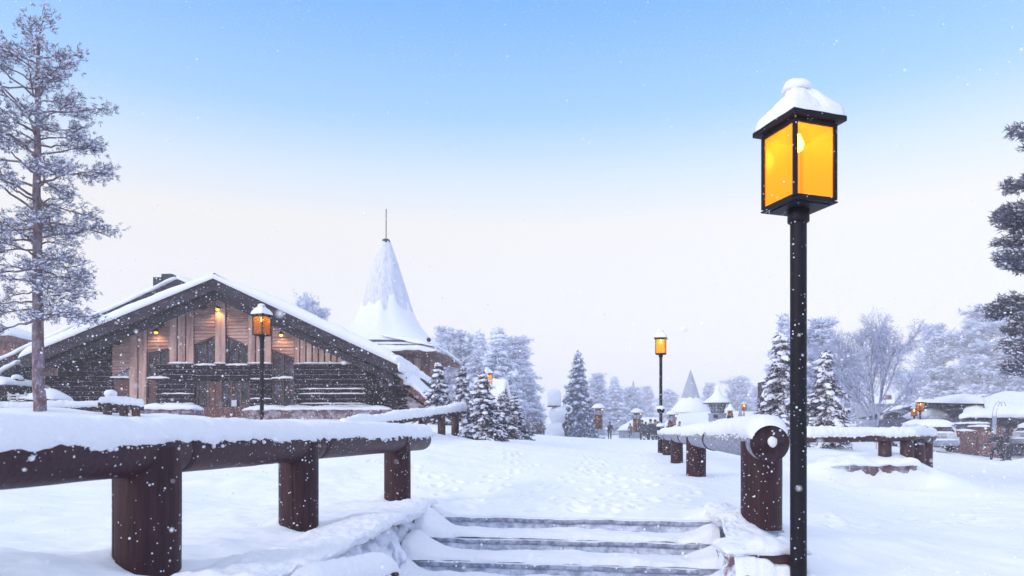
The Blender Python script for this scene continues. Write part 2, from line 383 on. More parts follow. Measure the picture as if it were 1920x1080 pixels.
_W = np.linalg.solve(np.block([[_A+1e-3*np.eye(len(CW)), np.ones((len(CW), 1))], [np.ones((1, len(CW))), np.zeros((1, 1))]]), np.append(CP[:, 2], 0))
def H0(x, y):
    w = wco(x, y); r = _W[-1]
    for c, k in zip(CW, _W): r = r+k*np.sqrt(((w-c)**2).sum(-1)+.012)
    return np.clip(r, -.6, 3.2)
def H(x, y, detail=True, stairs=True):
    x = np.asarray(x, float); y = np.asarray(y, float)
    z = H0(x, y)
    near = np.clip(1-y/60, 0, 1)
    plaza = np.exp(-((x-.155*y+.2-(.5))/(1.2+.12*np.abs(y)))**2)
    rough = (1-.75*plaza)
    if detail:
        z = z+.06*fb2(x, y, .35, 3, 5)*rough*np.clip(y/5, .3, 2.0)
        z = z+(.035*fb2(x, y, 1.3, 3, 9)+.012*fb2(x, y, 5, 3, 11))*(.25+rough)*near
        # small drifted lumps
        lump = np.clip(fb2(x, y, .9, 2, 21), 0, 1)**2
        z = z+.10*lump*rough*near
        # trodden patches on the plaza
        z = z-.02*sst(.1, .5, fb2(x, y, 2.2, 3, 31))*plaza*near
    # drift rims round the railing posts
    for (px, d, s_) in [(275, 3.67, .2), (560, 5.4, .16), (743, 7.8, .16), (1427, 5.2, .15)]:
        a = X(px, d); r2 = ((x-a+.12)**2+(y-d-.08)**2)/s_**2
        z = z+.075*np.exp(-r2)-.04*np.exp(-((x-a-.1)**2+(y-d+.14)**2)/.012)
    # hollow in the bank to the right, as if someone had stumbled into it
    a, d = X(1690, 8.0), 8.0
    z = z-.10*np.exp(-(((x-a)/.28)**2+((y-d)/.30)**2))+.05*np.exp(-(((x-a-.35)/.2)**2+((y-d+.1)/.3)**2))
    # terrace step under the short railing on the right
    tm = sst(4.3, 5.6, x)*sst(7.35, 7.1, x+.1*fb2(x, y, 2, 2, 71))*sst(12.08, 12.2, y)*sst(15.5, 13.6, y)
    z = np.where(tm > 0, z*(1-tm)+np.maximum(z, 1.03+.05*fb2(x, y, 1.5, 2, 73))*tm, z)
    tf = sst(5.2, 6.0, x)*sst(7.6, 7.1, x)*sst(12.16, 12.06, y)*sst(10.8, 11.6, y)
    z = z*(1-tf)+np.minimum(z, .66-.10*sst(5.8, 6.9, x))*tf
    s, t = stair_st(x, y)
    flat = sst(-.9, -.15, s)*sst(SW+.5, SW+.1, np.abs(t))*sst(.6, .2, s)
    z = z*(1-flat)+flat*(.795+.012*fb2(x, y, 3, 3, 44)+.10*sst(SW*.82, SW+.1, np.abs(t)))
    if not stairs: return z
    # stairwell cut
    s, t = stair_st(x, y)
    wob = .03*fb2(x, y, 3., 3, 41)
    ins = sst(SW+.30, SW+.20, np.abs(t)+wob*.3)*sst(-.035, .0, s)
    floor = np.maximum(.8-RISE*(np.floor(np.maximum(s, 0)/STEP)+1), 0)-.15
    floor = np.where(s > 2.4, -.05+.01*fb2(x, y, 2, 2, 3), floor)
    z = z*(1-ins)+floor*ins
    # right-hand platform ends in front
    cut = sst(4.56, 4.48, y)*sst(1.1, 1.3, x)*sst(1.96, 1.86, x)*(1-ins)
    z = z*(1-cut)+.25*cut
    return z
def hz(x, y): return float(H(np.array([x]), np.array([y]))[0])
def axis(dense0, dense1, step, far0, far1, g):
    a = list(np.arange(dense0, dense1, step)); s = step
    while a[-1] < far1: s *= g; a.append(a[-1]+s)
    s = step
    while a[0] > far0: s *= g; a.insert(0, a[0]-s)
    return np.array(a)
gx = axis(-2.6, 3.2, .022, -400, 400, 1.035)
gy = axis(3.0, 9.0, .022, -12, 900, 1.025)
GX, GY = np.meshgrid(gx, gy, indexing='ij')
GZ = H(GX, GY)
rng = np.random.RandomState(8)
def prints(x0, y0, x1, y1, n, jit=.25, dep=.03):
    for i in range(n):
        f_ = i/max(1, n-1); cx = x0+(x1-x0)*f_+jit*math.sin(i*.6+x0*3)+(.11 if i % 2 else -.11)+rng.normal(0, .04); cy = y0+(y1-y0)*f_+rng.normal(0, .06)
        a = math.atan2(y1-y0, x1-x0)+rng.normal(0, .2); c_, s__ = math.cos(a), math.sin(a)
        i0, i1 = np.searchsorted(gx, [cx-.35, cx+.35]); j0, j1 = np.searchsorted(gy, [cy-.35, cy+.35])
        X_, Y_ = GX[i0:i1, j0:j1]-cx, GY[i0:i1, j0:j1]-cy
        u_, v_ = X_*c_+Y_*s__, -X_*s__+Y_*c_
        r2 = (u_/.15)**2+(v_/.065)**2
        GZ[i0:i1, j0:j1] += dep*(.45*np.exp(-(np.sqrt(r2)-1.35)**2*5)-np.exp(-r2**2))*(.7+.6*rng.rand())
for (a_, b_, c_, d_, n_) in ((.2, 6.7, 1.9, 16, 26), (.9, 6.6, 2.2, 18, 30), (-.2, 6.9, .2, 15, 22), (1.2, 7.0, 4.5, 22, 32), (.5, 6.6, -2.5, 13, 18), (1.3, 6.6, 2.0, 9, 8), (-.1, 7.1, 1.6, 8.2, 5)):
    prints(a_, b_, c_, d_, n_)
for (a_, b_, c_, d_, n_) in ((2.6, 6.2, 5.2, 9.0, 9), (4.4, 8.0, 9.5, 12, 12)): prints(a_, b_, c_, d_, n_, .3, .06)
gr = MB().grid(np.stack([GX, GY, GZ], -1))
tag(gr.obj('snow_ground', M['ground'], smooth=True), 'white snow covering the square and the banks', kind='structure')

# ------------------------------------------------------------------ snow sheets
def cap(mb, base, th, nu=40, nv=16, seed=0, fr=3., amp=.25, pw=3.0, mi=0, over=.0):
    """snow lying on a patch: base(u,v)->(…,3) arrays; rounded thickness towards its rim"""
    u, v = np.meshgrid((1-np.cos(np.linspace(0, 1, nu)*math.pi))/2, (1-np.cos(np.linspace(0, 1, nv)*math.pi))/2, indexing='ij')
    b = base(u, v)
    e = lambda q: (1-np.abs(2*q-1)**pw)
    k = np.clip(e(u)*e(v), 0, 1)**.5
    n = fbm(b*fr+seed*3.3, 3, seed)
    du = b[-1, :]-b[0, :]; dv = b[:, -1]-b[:, 0]; lu = np.linalg.norm(du, axis=-1)[None, :, None]+1e-6; lv = np.linalg.norm(dv, axis=-1)[:, None, None]+1e-6
    wu = du[None]/lu; wv = dv[:, None]/lv; f_ = .45/max(th, .04)
    rim = np.clip(1-k, 0, 1)[..., None]
    jit = th*.30*fbm(b*f_+9.1+seed, 2, seed+3)[..., None]
    bulge = th*.30*(4*k*(1-k)+.6*k)[..., None]
    su = (2*u-1)[..., None]; sv_ = (2*v-1)[..., None]
    off = wu*np.sign(su)*np.abs(su)**8*(jit+bulge)+wv*np.sign(sv_)*np.abs(sv_)**8*(jit+bulge)
    b = b+off*rim**.3
    b[..., 2] -= th*.28*np.abs(fbm(b*f_+3.3+seed, 2, seed+8))*(np.abs(np.maximum(np.abs(2*u-1), np.abs(2*v-1)))**12)
    top = b.copy(); top[..., 2] += th*k*(1+amp*n); top += off*.8*(k[..., None])*rim
    mb.grid(top, mi); mb.grid(b-np.array([0, 0, .004]), mi, flip=True)
    # skirt is closed by the rim where k = 0
    return mb
def quadbase(a, b, c, d):
    a, b, c, d = [np.asarray(q, float) for q in (a, b, c, d)]   # a-b along u, a-d along v
    return lambda u, v: (a*(1-u)[..., None]+b*u[..., None])*(1-v)[..., None]+(d*(1-u)[..., None]+c*u[..., None])*v[..., None]

def log_snow(mb, p0, p1, r, th, seed=0, nl=200, side=8, lo=-.05, clump=True, droop=0, cr=.012, ends=True):
    """snow wrapped over the upper half of a log from p0 to p1; 'lo' = how far below the horizontal it reaches (radians up from the side)"""
    p0 = np.asarray(p0, float); p1 = np.asarray(p1, float); L_ = np.linalg.norm(p1-p0); d = (p1-p0)/L_
    sdv = np.cross(d, [0, 0, 1.]); sdv /= np.linalg.norm(sdv); upv = np.cross(sdv, d)
    na = 2*side+1
    s = np.linspace(-.0, 1, nl); A = np.linspace(0, 1, na)
    S, Q = np.meshgrid(s, A, indexing='ij')
    pos = S*L_
    e0 = lo+.16*fbm(np.stack([pos*2.2/r*.12, pos*0, pos*0+seed], -1), 3, seed)+.10*fbm(np.stack([pos*14, pos*0, pos*0+seed], -1), 2, seed+5)
    e1 = math.pi-lo-.16*fbm(np.stack([pos*2.2/r*.12, pos*0+4, pos*0+seed], -1), 3, seed+3)
    ang = e0+(e1-e0)*Q
    k = np.clip(1-np.abs(2*Q-1)**3.0, 0, 1)**.5
    ed = np.clip(np.minimum(pos, L_-pos)/(.12*r*6), 0, 1)**.5 if ends else 1
    hgt = th*(1+.28*fbm(np.stack([pos*1.6, Q*2, Q*0+seed], -1), 3, seed+9)+.12*fbm(np.stack([pos*12, Q*6, Q*0+seed], -1), 2, seed+1)+.09*fbm(np.stack([pos*34, Q*16, Q*0+seed], -1), 2, seed+2))
    rr = r*1.005+hgt*k*ed*(.35+.65*np.clip(np.sin(ang), 0, 1))
    g = p0+S[..., None]*(p1-p0)+rr[..., None]*(np.cos(ang)[..., None]*sdv+np.sin(ang)[..., None]*upv)
    mb.grid(g)
    if clump:
        rng = np.random.RandomState(seed+100); n = int(L_*170)
        q = rng.rand(n); idx = (q*(nl-1)).astype(int)
        e = e0[idx, 0]+rng.normal(0, .10, n)+.03
        rad = r*1.0+rng.rand(n)*.004
        # both sides, the railing is seen from either
        sgn = rng.rand(n) < .5
        e = np.where(sgn, e, math.pi-e)
        c = p0+q[:, None]*(p1-p0)+rad[:, None]*(np.cos(e)[:, None]*sdv+np.sin(e)[:, None]*upv)
        sz = cr*(.25+rng.rand(n)**3*1.2)
        m_ = np.eye(3)[None]*sz[:, None, None]*np.array([1, 1, .8])[None, None, :]
        mb.inst(IC2[0], IC2[1], m_, c)
    return mb

def log_tube(mb, p0, p1, r, n=28, seg=24, wob=.015, seed=0, round_end=0, mi=0):
    p0 = np.asarray(p0, float); p1 = np.asarray(p1, float); t = np.linspace(0, 1, seg)
    pts = p0+t[:, None]*(p1-p0); rad = r*(1+wob*fbm(np.stack([t*9, t*0, t*0+seed], -1), 2, seed))
    if round_end:
        L_ = np.linalg.norm(p1-p0)
        ex = np.array([.0, .35, .62, .84, .97])*round_end; rr = r*np.array([1, .965, .88, .72, .45])
        d = (p1-p0)/L_
        pts = np.concatenate([pts[:-1], p1-d*round_end+d*ex[:, None]]); rad = np.concatenate([rad[:-1], rr])
    return mb.tube(pts, rad, n, mi)

# ------------------------------------------------------------------ railings in front
def post(mb, x, y, z0, z1, r, n=28, ax=None, logr=None, logz=None):
    """upright round post whose head is cut to saddle the log above it"""
    n = 120; g = []
    ang = np.arange(n+1)*2*math.pi/n; a0 = -1.9+.5*math.sin(x*7); a1_ = a0+1.5
    def ring(zz):
        w = 1+.018*fbm(np.stack([np.cos(ang)*1.5, np.sin(ang)*1.5, np.zeros(n+1)+np.mean(zz)*1.5+x], -1), 3, 5)
        c1 = a0+.05*math.sin(np.mean(zz)*5+x); c2 = a1_+.07*math.sin(np.mean(zz)*4)
        w = w-.07*np.exp(-((ang-2*math.pi-c1)/.028)**2)-.035*np.exp(-((ang-2*math.pi-c2)/.022)**2)*(math.sin(np.mean(zz)*3+x*3) > -.2)
        return np.stack([x+r*w*np.cos(ang), y+r*w*np.sin(ang), zz], -1)
    for f_ in np.linspace(0, .72, 9): g.append(ring(np.full(n+1, z0+f_*(z1-z0))))
    top = np.full(n+1, z1)
    if ax is not None:
        perp = np.array([ax[1], -ax[0]])
        off = (np.cos(ang)*perp[0]+np.sin(ang)*perp[1])*r
        top = logz-np.sqrt(np.maximum(logr**2-off**2, 0))+.012
    g.append(ring(top))
    mb.grid(np.array(g), flip=True)
    return mb
RL = thing('log_railing', 'thick dark red log railing under a long snow cap, nearest on the left', 'railing', (X(275, 3.67), 3.67, hz(X(275, 3.67), 3.67)))
def under(root, o):
    o.parent = root; o.matrix_parent_inverse = Matrix.Translation(-Vector(root.location)) if True else None; return o
def part(mb, name, mats, root, smooth=False):
    o = mb.obj(name, mats, None, smooth); o.parent = root
    me = o.data; l = root.location
    co_ = np.empty(len(me.vertices)*3, np.float32); me.vertices.foreach_get('co', co_)
    co_ = co_.reshape(-1, 3)-np.array(l, np.float32)
    if root.rotation_euler.z:
        c, s = math.cos(-root.rotation_euler.z), math.sin(-root.rotation_euler.z)
        co_ = co_ @ np.array([[c, s, 0], [-s, c, 0], [0, 0, 1]], np.float32)
    me.vertices.foreach_set('co', co_.ravel()); me.update(); return o
lx = lambda y: -1.93+.155*(y-3.67)
zc = 1.49
jn = [1.2, 3.86, 5.62, 8.85]
for i in range(3):
    a = (lx(jn[i]), jn[i], zc-.004*i); b_ = (lx(jn[i+1]), jn[i+1], zc-.012*i)
    mb = MB(); log_tube(mb, a, b_, .135-.004*i, seed=i, round_end=.13 if i == 2 else 0)
    part(mb, 'log', M['logx'], RL, True)
mb = MB()
for (px, d, r) in [(275, 3.67, .165), (560, 5.4, .15), (743, 7.8, .148)]:
    mb = MB(); x = lx(d); post(mb, x, d, .55, zc, r, ax=np.array([.153, .988]), logr=.128, logz=zc)
    part(mb, 'post', M['log'], RL, True)
mb = MB(); log_snow(mb, (lx(1.2), 1.2, zc), (lx(8.84), 8.84, zc-.01), .134, .052, seed=3, nl=900, side=12, lo=.22, cr=.011)
part(mb, 'snow_cap', M['snow'], RL, True)

rx = lambda y: 1.87+.175*(y-5.2)
RR = thing('log_railing', 'frost coated log railing running away on the right, its cut end facing us', 'railing', (rx(5.2), 5.2, .8))
mb = MB(); e0 = np.array([rx(4.88), 4.88, 1.5]); e1 = np.array([rx(24), 24, 1.40])
log_tube(mb, e0+(e1-e0)*.001, e1, .128, 36, 60, .02, 7); part(mb, 'log', M['froslog'], RR, True)
dd = (e1-e0)/np.linalg.norm(e1-e0)
mb = MB(); mb.tube([e0-dd*.004, e0+dd*.03], .131, 40); oe = part(mb, 'log_end', M['logend'], RR)
mb = MB(); blob(mb, e0+np.array([.015, -.012, .012]), (.032, .014, .038), 3, .18, 2, 4); part(mb, 'snow_patch', M['snow'], RR, True)
for (d, r, z0) in [(5.2, .148, .86), (10.6, .148, .6), (15.3, .135, .6), (19.4, .14, .6), (23.2, .14, .5)]:
    lz = 1.5-.1*(d-4.88)/19.12
    mb = MB(); post(mb, rx(d), d, z0, lz, r, ax=np.array([.172, .985]), logr=.122, logz=lz); part(mb, 'post', M['log'], RR, True)
mb = MB(); mb.bx(rx(5.2)-.13, rx(5.2)+.13, 5.08, 5.32, .842, .858)
mb.bx(rx(5.2)-.09, rx(5.2)+.09, 5.10, 5.30, .74, .842); bevel(part(mb, 'foot_bracket', M['steel'], RR), .006)
for d in (8.3, 13.0):
    c = e0+dd*(d-4.88); mb = MB()
    mb.tube([c-dd*.05, c+dd*.05], .137, 40)
    part(mb, 'clamp_band', M['logend'], RR)
    mb = MB()
    for k in range(6):
        mb.box(c+np.array([-.085, -.085, .075-.028*k]), (.055, .014, .012), rot=np.array([[.8, .6, 0], [-.6, .8, 0], [0, 0, 1]]))
    part(mb, 'clamp_grip', M['steel'], RR)
mb = MB(); log_snow(mb, e0-dd*.03, e1, .126, .085, seed=12, nl=1000, side=12, lo=.42, cr=.007); part(mb, 'snow_cap', M['snow'], RR, True)

# short railing on the terrace to the right
D = 13.0
MR = thing('log_railing', 'short snow topped log railing on the stone terrace, right of the big lamp pole', 'railing', (X(1660, D), D, hz(X(1660, D), D)))
zl = Z(819, D)
mb = MB(); log_tube(mb, (X(1490, D), D-.4, zl-.02), (X(1712, D), D, zl), .085, 16, 20, .02, 4, .05); part(mb, 'log', M['logfar'], MR, True)
mb = MB(); log_tube(mb, (X(1705, D), D+.05, zl-.01), (X(1748, D+1.6), D+1.6, zl-.02), .085, 16, 8, .02, 4); part(mb, 'log', M['logfar'], MR, True)
for px, dy in ((1659, 0), (1700, .05), (1722, .5), (1737, 1.2)):
    x = X(px, D+dy); mb = MB(); mb.tube([(x, D+dy, hz(x, D+dy)-.3), (x, D+dy, zl-.04)], .115, 14); part(mb, 'post', M['logfar'], MR, True)
mb = MB(); log_snow(mb, (X(1490, D), D-.4, zl-.02), (X(1714, D), D, zl), .087, .10, seed=21, nl=200, lo=.25, cr=.02)
log_snow(mb, (X(1705, D), D+.05, zl), (X(1748, D+1.6), D+1.6, zl), .087, .09, seed=22, nl=80, lo=.25, cr=.02)
part(mb, 'snow_cap', M['snow'], MR, True)
# terrace wall under it
TW = thing('stone_wall', 'low rough stone retaining wall half buried in snow under the short railing', 'wall', (X(1660, 12.2), 12.2, Z(900, 12.2)))
mb = MB()
u, v = np.meshgrid(np.linspace(0, 1, 70), np.linspace(0, 1, 26), indexing='ij')
x0, x1 = X(1585, 12.2), X(1714, 12.2)
g = np.stack([x0+(x1-x0)*u, 12.15+u*0, Z(915, 12.2)+(Z(867, 12.2)-Z(915, 12.2))*v], -1)
g[..., 2] -= .07*v*np.abs(fbm(g*2.2, 2, 5)); g[..., 1] -= .05*np.abs(fbm(g*3.2, 4, 2))
mb.grid(g)
g2 = np.stack([x1+.0*u, 12.15+1.2*u, Z(915, 12.2)+(Z(867, 12.2)-Z(915, 12.2))*v], -1); g2[..., 0] += .05*np.abs(fbm(g2*6, 3, 2)); mb.grid(g2)
part(mb, 'wall_face', M['stone'], TW, True)
mb = MB(); cap(mb, quadbase((x0-.3, 12.04, .985), (x1+.06, 12.04, .985), (x1+.06, 12.7, 1.0), (x0-.3, 12.7, 1.0)), .12, 160, 30, 3, 3, .6, 5); part(mb, 'snow_cap', M['snow'], TW, True)

# ------------------------------------------------------------------ staircase
ST = thing('staircase', 'wide stone steps deep in trodden snow between two railings', 'stairs'); ST['kind'] = 'structure'; del ST['category']
ns, ntt = 420, 220
for k in range(0, 7):
    ztread = .8-RISE*k                      # level of tread k, its nose at s = k*STEP
    sn = k*STEP
    mb = MB(); t = np.linspace(-SW-.05, SW+.05, 60)
    xs, ys = st_xy(sn, t)
    prof = [(-.02, -.012), (.018, -.014), (.030, -.024), (.032, -.05), (.022, -.064), (-.02, -.066)]
    rows = []
    for ps, pz in prof:
        xx, yy = st_xy(sn+ps, t); j = .006*fbm(np.stack([t*5, t*0+k, t*0+ps*9], -1), 3, k)
        rows.append(np.stack([xx, yy, ztread+pz+j], -1))
    mb.grid(np.array(rows)); mb.grid(np.array([[rows[0][i] for i in range(len(t))], [rows[-1][i] for i in range(len(t))]]), flip=True)
    part(mb, 'stone_step', M['gstone'], ST, True) if k < 6 else None
    # riser below nosing + snow on next tread
    S_, T_ = np.meshgrid(np.linspace(0, 1, 60), np.linspace(-SW-.08, SW+.08, 240), indexing='ij')
    q = S_
    edge = np.clip((np.abs(T_)/SW), 0, 1.2)
    n1 = fbm(np.stack([T_*1.7, q*1.2, T_*0+k*3.1], -1), 4, 60+k)
    n2 = fbm(np.stack([T_*9, q*5, T_*0+k], -1), 3, 80+k)
    # from under the nosing of step k out to the nose of step k+1
    run = STEP*(1.0+.03*n1)
    s_ = sn+.0+run*q
    base = ztread-RISE
    drift = RISE*.24*np.exp(-q*5)*(1+.9*n1)
    side = (.11*sst(.80, 1.02, edge)*(1-.35*q)+.05*sst(.92, 1.05, edge))*np.where(T_ > 0, .7, 1)
    pil = .052*sst(.04, .34, q+.05*n1)*np.sqrt(np.clip(1-q**7, 0, 1))*(1+.35*n1)
    z_ = base-.012+drift+pil+side*np.sqrt(np.clip(1-q**14, 0, 1))+.007*n2
    z_ = np.minimum(z_, ztread-.045+side)
    s_ = s_+.018*q*(1+n2*.5)+.05*sst(.8, 1., edge)*q
    xx, yy = st_xy(s_, T_)
    mb = MB(); mb.grid(np.stack([xx, yy, z_], -1), flip=False)
    if k < 6:
        part(mb, 'step_snow', M['snow'], ST, True)
        T2, V2 = np.meshgrid(np.linspace(-SW-.05, SW+.05, 200), np.linspace(0, 1, 14), indexing='ij')
        zz_ = ztread-.05-(RISE-.02)*V2; nn = fbm(np.stack([T2*6, zz_*14, T2*0+k], -1), 3, 120+k)
        xx, yy = st_xy(sn+.006+.012*nn+.02*V2, T2); mb = MB(); mb.grid(np.stack([xx, yy, zz_], -1), flip=True); part(mb, 'riser', M['riser'], ST, True)
# top landing lip of snow
# flank walls
def flank(side, name, label, m_, smax, zt):
    W = thing(name, label, 'wall', (*st_xy(1.2, side*(SW+.12)), .6))
    u, v = np.meshgrid(np.linspace(0, 1, 260), np.linspace(0, 1, 90), indexing='ij')
    def lipz(s_): 
        xx, yy = st_xy(s_, side*(SW+.22)); return H(xx, yy, True, False)
    s_ = -.06+(smax+.06)*u; zl_ = lipz(s_)-.03
    z_ = -.1+(zl_+.1)*v
    n = fbm(np.stack([s_*4, z_*4, s_*0+side], -1), 4, 90+int(side)); n2 = np.abs(fbm(np.stack([s_*2.2, z_*3, s_*0+side*4], -1), 3, 95))
    n4 = fbm(np.stack([s_*18, z_*18, s_*0+side], -1), 4, 98)
    t_ = SW+.06+.05*n-.10*n2+.14*np.clip(v, 0, 1)**6+.016*n4
    xx, yy = st_xy(s_, side*t_)
    mb = MB(); mb.grid(np.stack([xx, yy, z_], -1), flip=(side < 0)); part(mb, 'wall_face', m_, W, True)
    # rounded snow lip that runs back into the bank behind
    u, v = np.meshgrid(np.linspace(0, 1, 420), np.linspace(0, 1, 90), indexing='ij')
    s_ = -.30+(smax+.34)*u; an = v*2.2
    lw = .5+.0*v; n1 = fbm(np.stack([s_*1.8, v*2, s_*0+side*2], -1), 4, 33); n2 = fbm(np.stack([s_*7, v*6, s_*0], -1), 3, 35)
    hang = sst(.0, .5, s_+.25)
    tin = SW+.035+.05*n1*hang                       # inner edge of the overhang
    t_ = tin+.60*np.clip((v-.30)/.70, 0, 1)**1.2+.08*(1-np.clip(v/.30, 0, 1))**2-.03*np.sin(np.clip(v/.30, 0, 1)*math.pi)
    xx, yy = st_xy(s_, side*t_)
    gz = H(xx, yy, True, False)
    n3 = fbm(np.stack([s_*16, v*14, s_*0+2], -1), 4, 37)
    rise = .035*np.sin(np.clip((v-.1)/.9, 0, 1)*math.pi)**.8*(1+.5*n1)+.011*n3*sst(1, .8, v)
    drop = ((.09 if side < 0 else .06)+.02*n2+.03*n1)*hang*(1-np.clip(v/.30, 0, 1))**1.6
    z_ = gz+rise-drop-.03*sst(.85, 1, v)+.008*n2*(v < .8)-.10*sst(.0, .05, .05-u)*0
    endc = sst(0, .04, u)*sst(1, .97, u)
    z_ = z_-.12*(1-endc)
    mb = MB(); mb.grid(np.stack([xx, yy, z_], -1), flip=(side > 0)); part(mb, 'snow_lip', M['snow'], W, True)
    return W
flank(-1, 'stair_wall', 'snow plastered stone wall beside the steps, on their left', M['wallstone_pale'], 3.2, .80)
flank(1, 'stair_wall', 'brown stone wall with clinging snow beside the steps, on their right', M['wallstone'], 1.72, .80)
# timber edging under the right platform
TB = thing('timber_edging', 'dark red timber beam and posts edging the snowy platform below the log end', 'edging', (1.75, 4.5, .5))
mb = MB(); mb.bx(1.47, 1.90, 4.47, 4.57, .70, .80); bevel(part(mb, 'beam', M['logfar'], TB), .01)
for x in (1.53, 1.85):
    mb = MB(); mb.bx(x-.05, x+.05, 4.47, 4.55, .1, .695); bevel(part(mb, 'post', M['logfar'], TB), .01)
mb = MB(); cap(mb, quadbase((1.40, 4.47, .80), (1.93, 4.47, .80), (1.93, 4.85, .79), (1.40, 4.85, .79)), .07, 120, 30, 5, 5, .6, 5, .06); part(mb, 'snow_cap', M['snow'], TB, True)
mb = MB(); cap(mb, quadbase((1.58, 4.40, .50), (1.82, 4.40, .50), (1.82, 4.6, .52), (1.58, 4.6, .52)), .08, 50, 20, 6, 5, .4); part(mb, 'snow_drift', M['snow'], TB, True)
# short log stub by the left wall
LS = thing('log_stub', 'short dark log end thick with snow beside the bottom steps', 'log', (-.72, 3.9, .5))
a = P(722, 1085, 3.95); b_ = P(560, 1120, 3.35)
mb = MB(); log_tube(mb, b_, a, .10, 24, 12, .02, 3); part(mb, 'log', M['log'], LS, True)
mb = MB(); log_snow(mb, b_, a+np.array([.01, .01, 0]), .10, .05, seed=31, nl=90, side=10, lo=.35, cr=.01); part(mb, 'snow_cap', M['snow'], LS, True)

# ------------------------------------------------------------------ street lamps
A_ = .317; HB = .49
def lantern_parts(root, z0, lit='amber', front='amber', hot='bulb_hot'):
    h = A_/2; p = 0.012
    mb = MB()
    for sx_ in (-1, 1):
        for sy_ in (-1, 1):
            mb.box((sx_*(h-.011), sy_*(h-.011), z0+HB/2), (.024, .024, HB-.02))
    for zz, t_ in ((z0+.012, .024), (z0+HB-.015, .03)):
        for sg in (-1, 1):
            mb.box((0, sg*(h-.011), zz), (A_-.048, .023, t_)); mb.box((sg*(h-.011), 0, zz), (.023, A_-.048, t_))
    mb.box((0, 0, z0-.004), (A_+.006, A_+.006, .010)); mb.box((0, 0, z0-.013), (A_-.05, A_-.05, .008))
    bevel(mb.obj('frame', M['metal'], root), .002)
    for i in range(4):
        mb = MB(); a = i*math.pi/2; c, s = math.cos(a), math.sin(a)
        mb.box((c*(h-.012), s*(h-.012), z0+HB/2+.0), (.003, A_-.05, HB-.05), rot=[[c, -s, 0], [s, c, 0], [0, 0, 1]])
        mb.obj('glass_pane', M[lit], root)
    mb = MB(); r = h+.038
    mb.box((0, 0, z0+HB+.014), (2*r, 2*r, .028))
    v = [(-r, -r, z0+HB+.0285), (r, -r, z0+HB+.0285), (r, r, z0+HB+.0285), (-r, r, z0+HB+.0285)]+[(x*.05, y*.05, z0+HB+.19) for x, y in ((-1, -1), (1, -1), (1, 1), (-1, 1))]
    mb.add(v, quads=[[0, 1, 5, 4], [1, 2, 6, 5], [2, 3, 7, 6], [3, 0, 4, 7], [4, 5, 6, 7]])
    ro = mb.obj('roof', M['metal'], root)
    mb = MB(); mb.lathe([(.045, z0+HB+.16), (.045, z0+HB+.225), (.075, z0+HB+.235), (.078, z0+HB+.245), (.02, z0+HB+.27)], n=20); mb.obj('vent_cap', M['metal'], root)
    # snow on the roof: pyramid-shaped pillow, squarish plan
    mb = MB(); nu = 72; prof = []
    lv = np.linspace(0, 1, 16)
    ang = np.linspace(0, 2*math.pi, nu+1)
    sq = 1/np.maximum(np.abs(np.cos(ang)), np.abs(np.sin(ang)))
    sq = 1+(sq-1)*.85
    g = []
    for l in lv:
        rad = (r+.006)*(1-l)+.055*l; rad_a = rad*(1+(sq-1)*(1-l)**.7)
        z_ = z0+HB+.03+.060*math.sqrt(min(1, l*7)) + .165*l**1.1
        if l == 0: rad_a = rad_a*.985
        n = .012*fbm(np.stack([np.cos(ang)*2, np.sin(ang)*2, ang*0+l*2], -1), 3, 5)*(l > 0)
        g.append(np.stack([np.cos(ang)*(rad_a+n), np.sin(ang)*(rad_a+n), z_+n*1.5], -1))
    mb.grid(np.array(g).transpose(0, 1, 2)[::-1]); mb.obj('roof_snow', M['snow'], root, True)
    mb = MB(); blob(mb, (-.012, 0, z0+HB+.255), (.094, .088, .058), 3, .1, 1.4, 3, sink=.022); mb.obj('cap_snow', M['snow'], root, True)
    mb = MB(); mb.lathe([(.012, z0+HB-.03), (.022, z0+HB-.06), (.034, z0+HB-.09), (.028, z0+HB-.125), (.008, z0+HB-.142)], n=14); bl = mb.obj('bulb', M[hot], root, True)
def street_lamp(px, d, ybot, rz, label, ground=None, lit='amber', hot='bulb_hot', extra=None, pr=.05):
    x = X(px, d); zb = Z(ybot, d); g = hz(x, d) if ground is None else ground
    o = thing('street_lamp', label, 'street lamp', (x, d, g), rz, 'lantern street lamps around the square')
    lantern_parts(o, zb-g, lit, lit, hot)
    L_ = zb-g
    mb = MB(); mb.tube([(0, 0, -.15), (0, 0, L_-.08)], pr, 20, caps=False); mb.obj('pole', M['metal'], o, True)
    mb = MB(); mb.lathe([(.062, L_-.10), (.066, L_-.095), (.066, L_-.02), (.055, L_-.018)], n=24); mb.obj('collar', M['metal'], o, True)
    return o
big = street_lamp(1497, 4.40, 388, R(17.5), 'tall black lamp with glowing amber panes, nearest of all, beside the cut log end', ground=.55)
big.location.z = .55
def plight(o, z, e, sz=.03):
    l = bpy.data.lights.new('lamp_light', 'POINT'); l.energy = e; l.color = (1, .6, .22); l.shadow_soft_size = sz
    q = link('lamp_light', l, o, (0, 0, z)); return q
plight(big, 2.96-.55+.385, .8)
street_lamp(491, 17.4, 629, R(-22), 'black lamp with snowy hat in front of the timber lodge, dim brown glass', lit='amber_dim')
ml = street_lamp(1239, 22.3, 664, R(-18), 'black lamp standing at the far end of the frost coated railing', lit='amber')
g0 = ml.location.z
for py, rr in ((768, .10), (801, .09)):
    z_ = Z(py, 22.3)-g0; mb = MB(); mb.lathe([(.05, z_-.12), (rr, z_-.09), (rr+.03, z_), (.07, z_+.05)], n=16); mb.obj('pole_bracket', M['metal'], ml, True)
    mb = MB(); blob(mb, (0, 0, z_+.05), (rr+.05, rr+.05, .09), 2, .1, 1, 3, sink=.03); mb.obj('bracket_snow', M['snow'], ml, True)
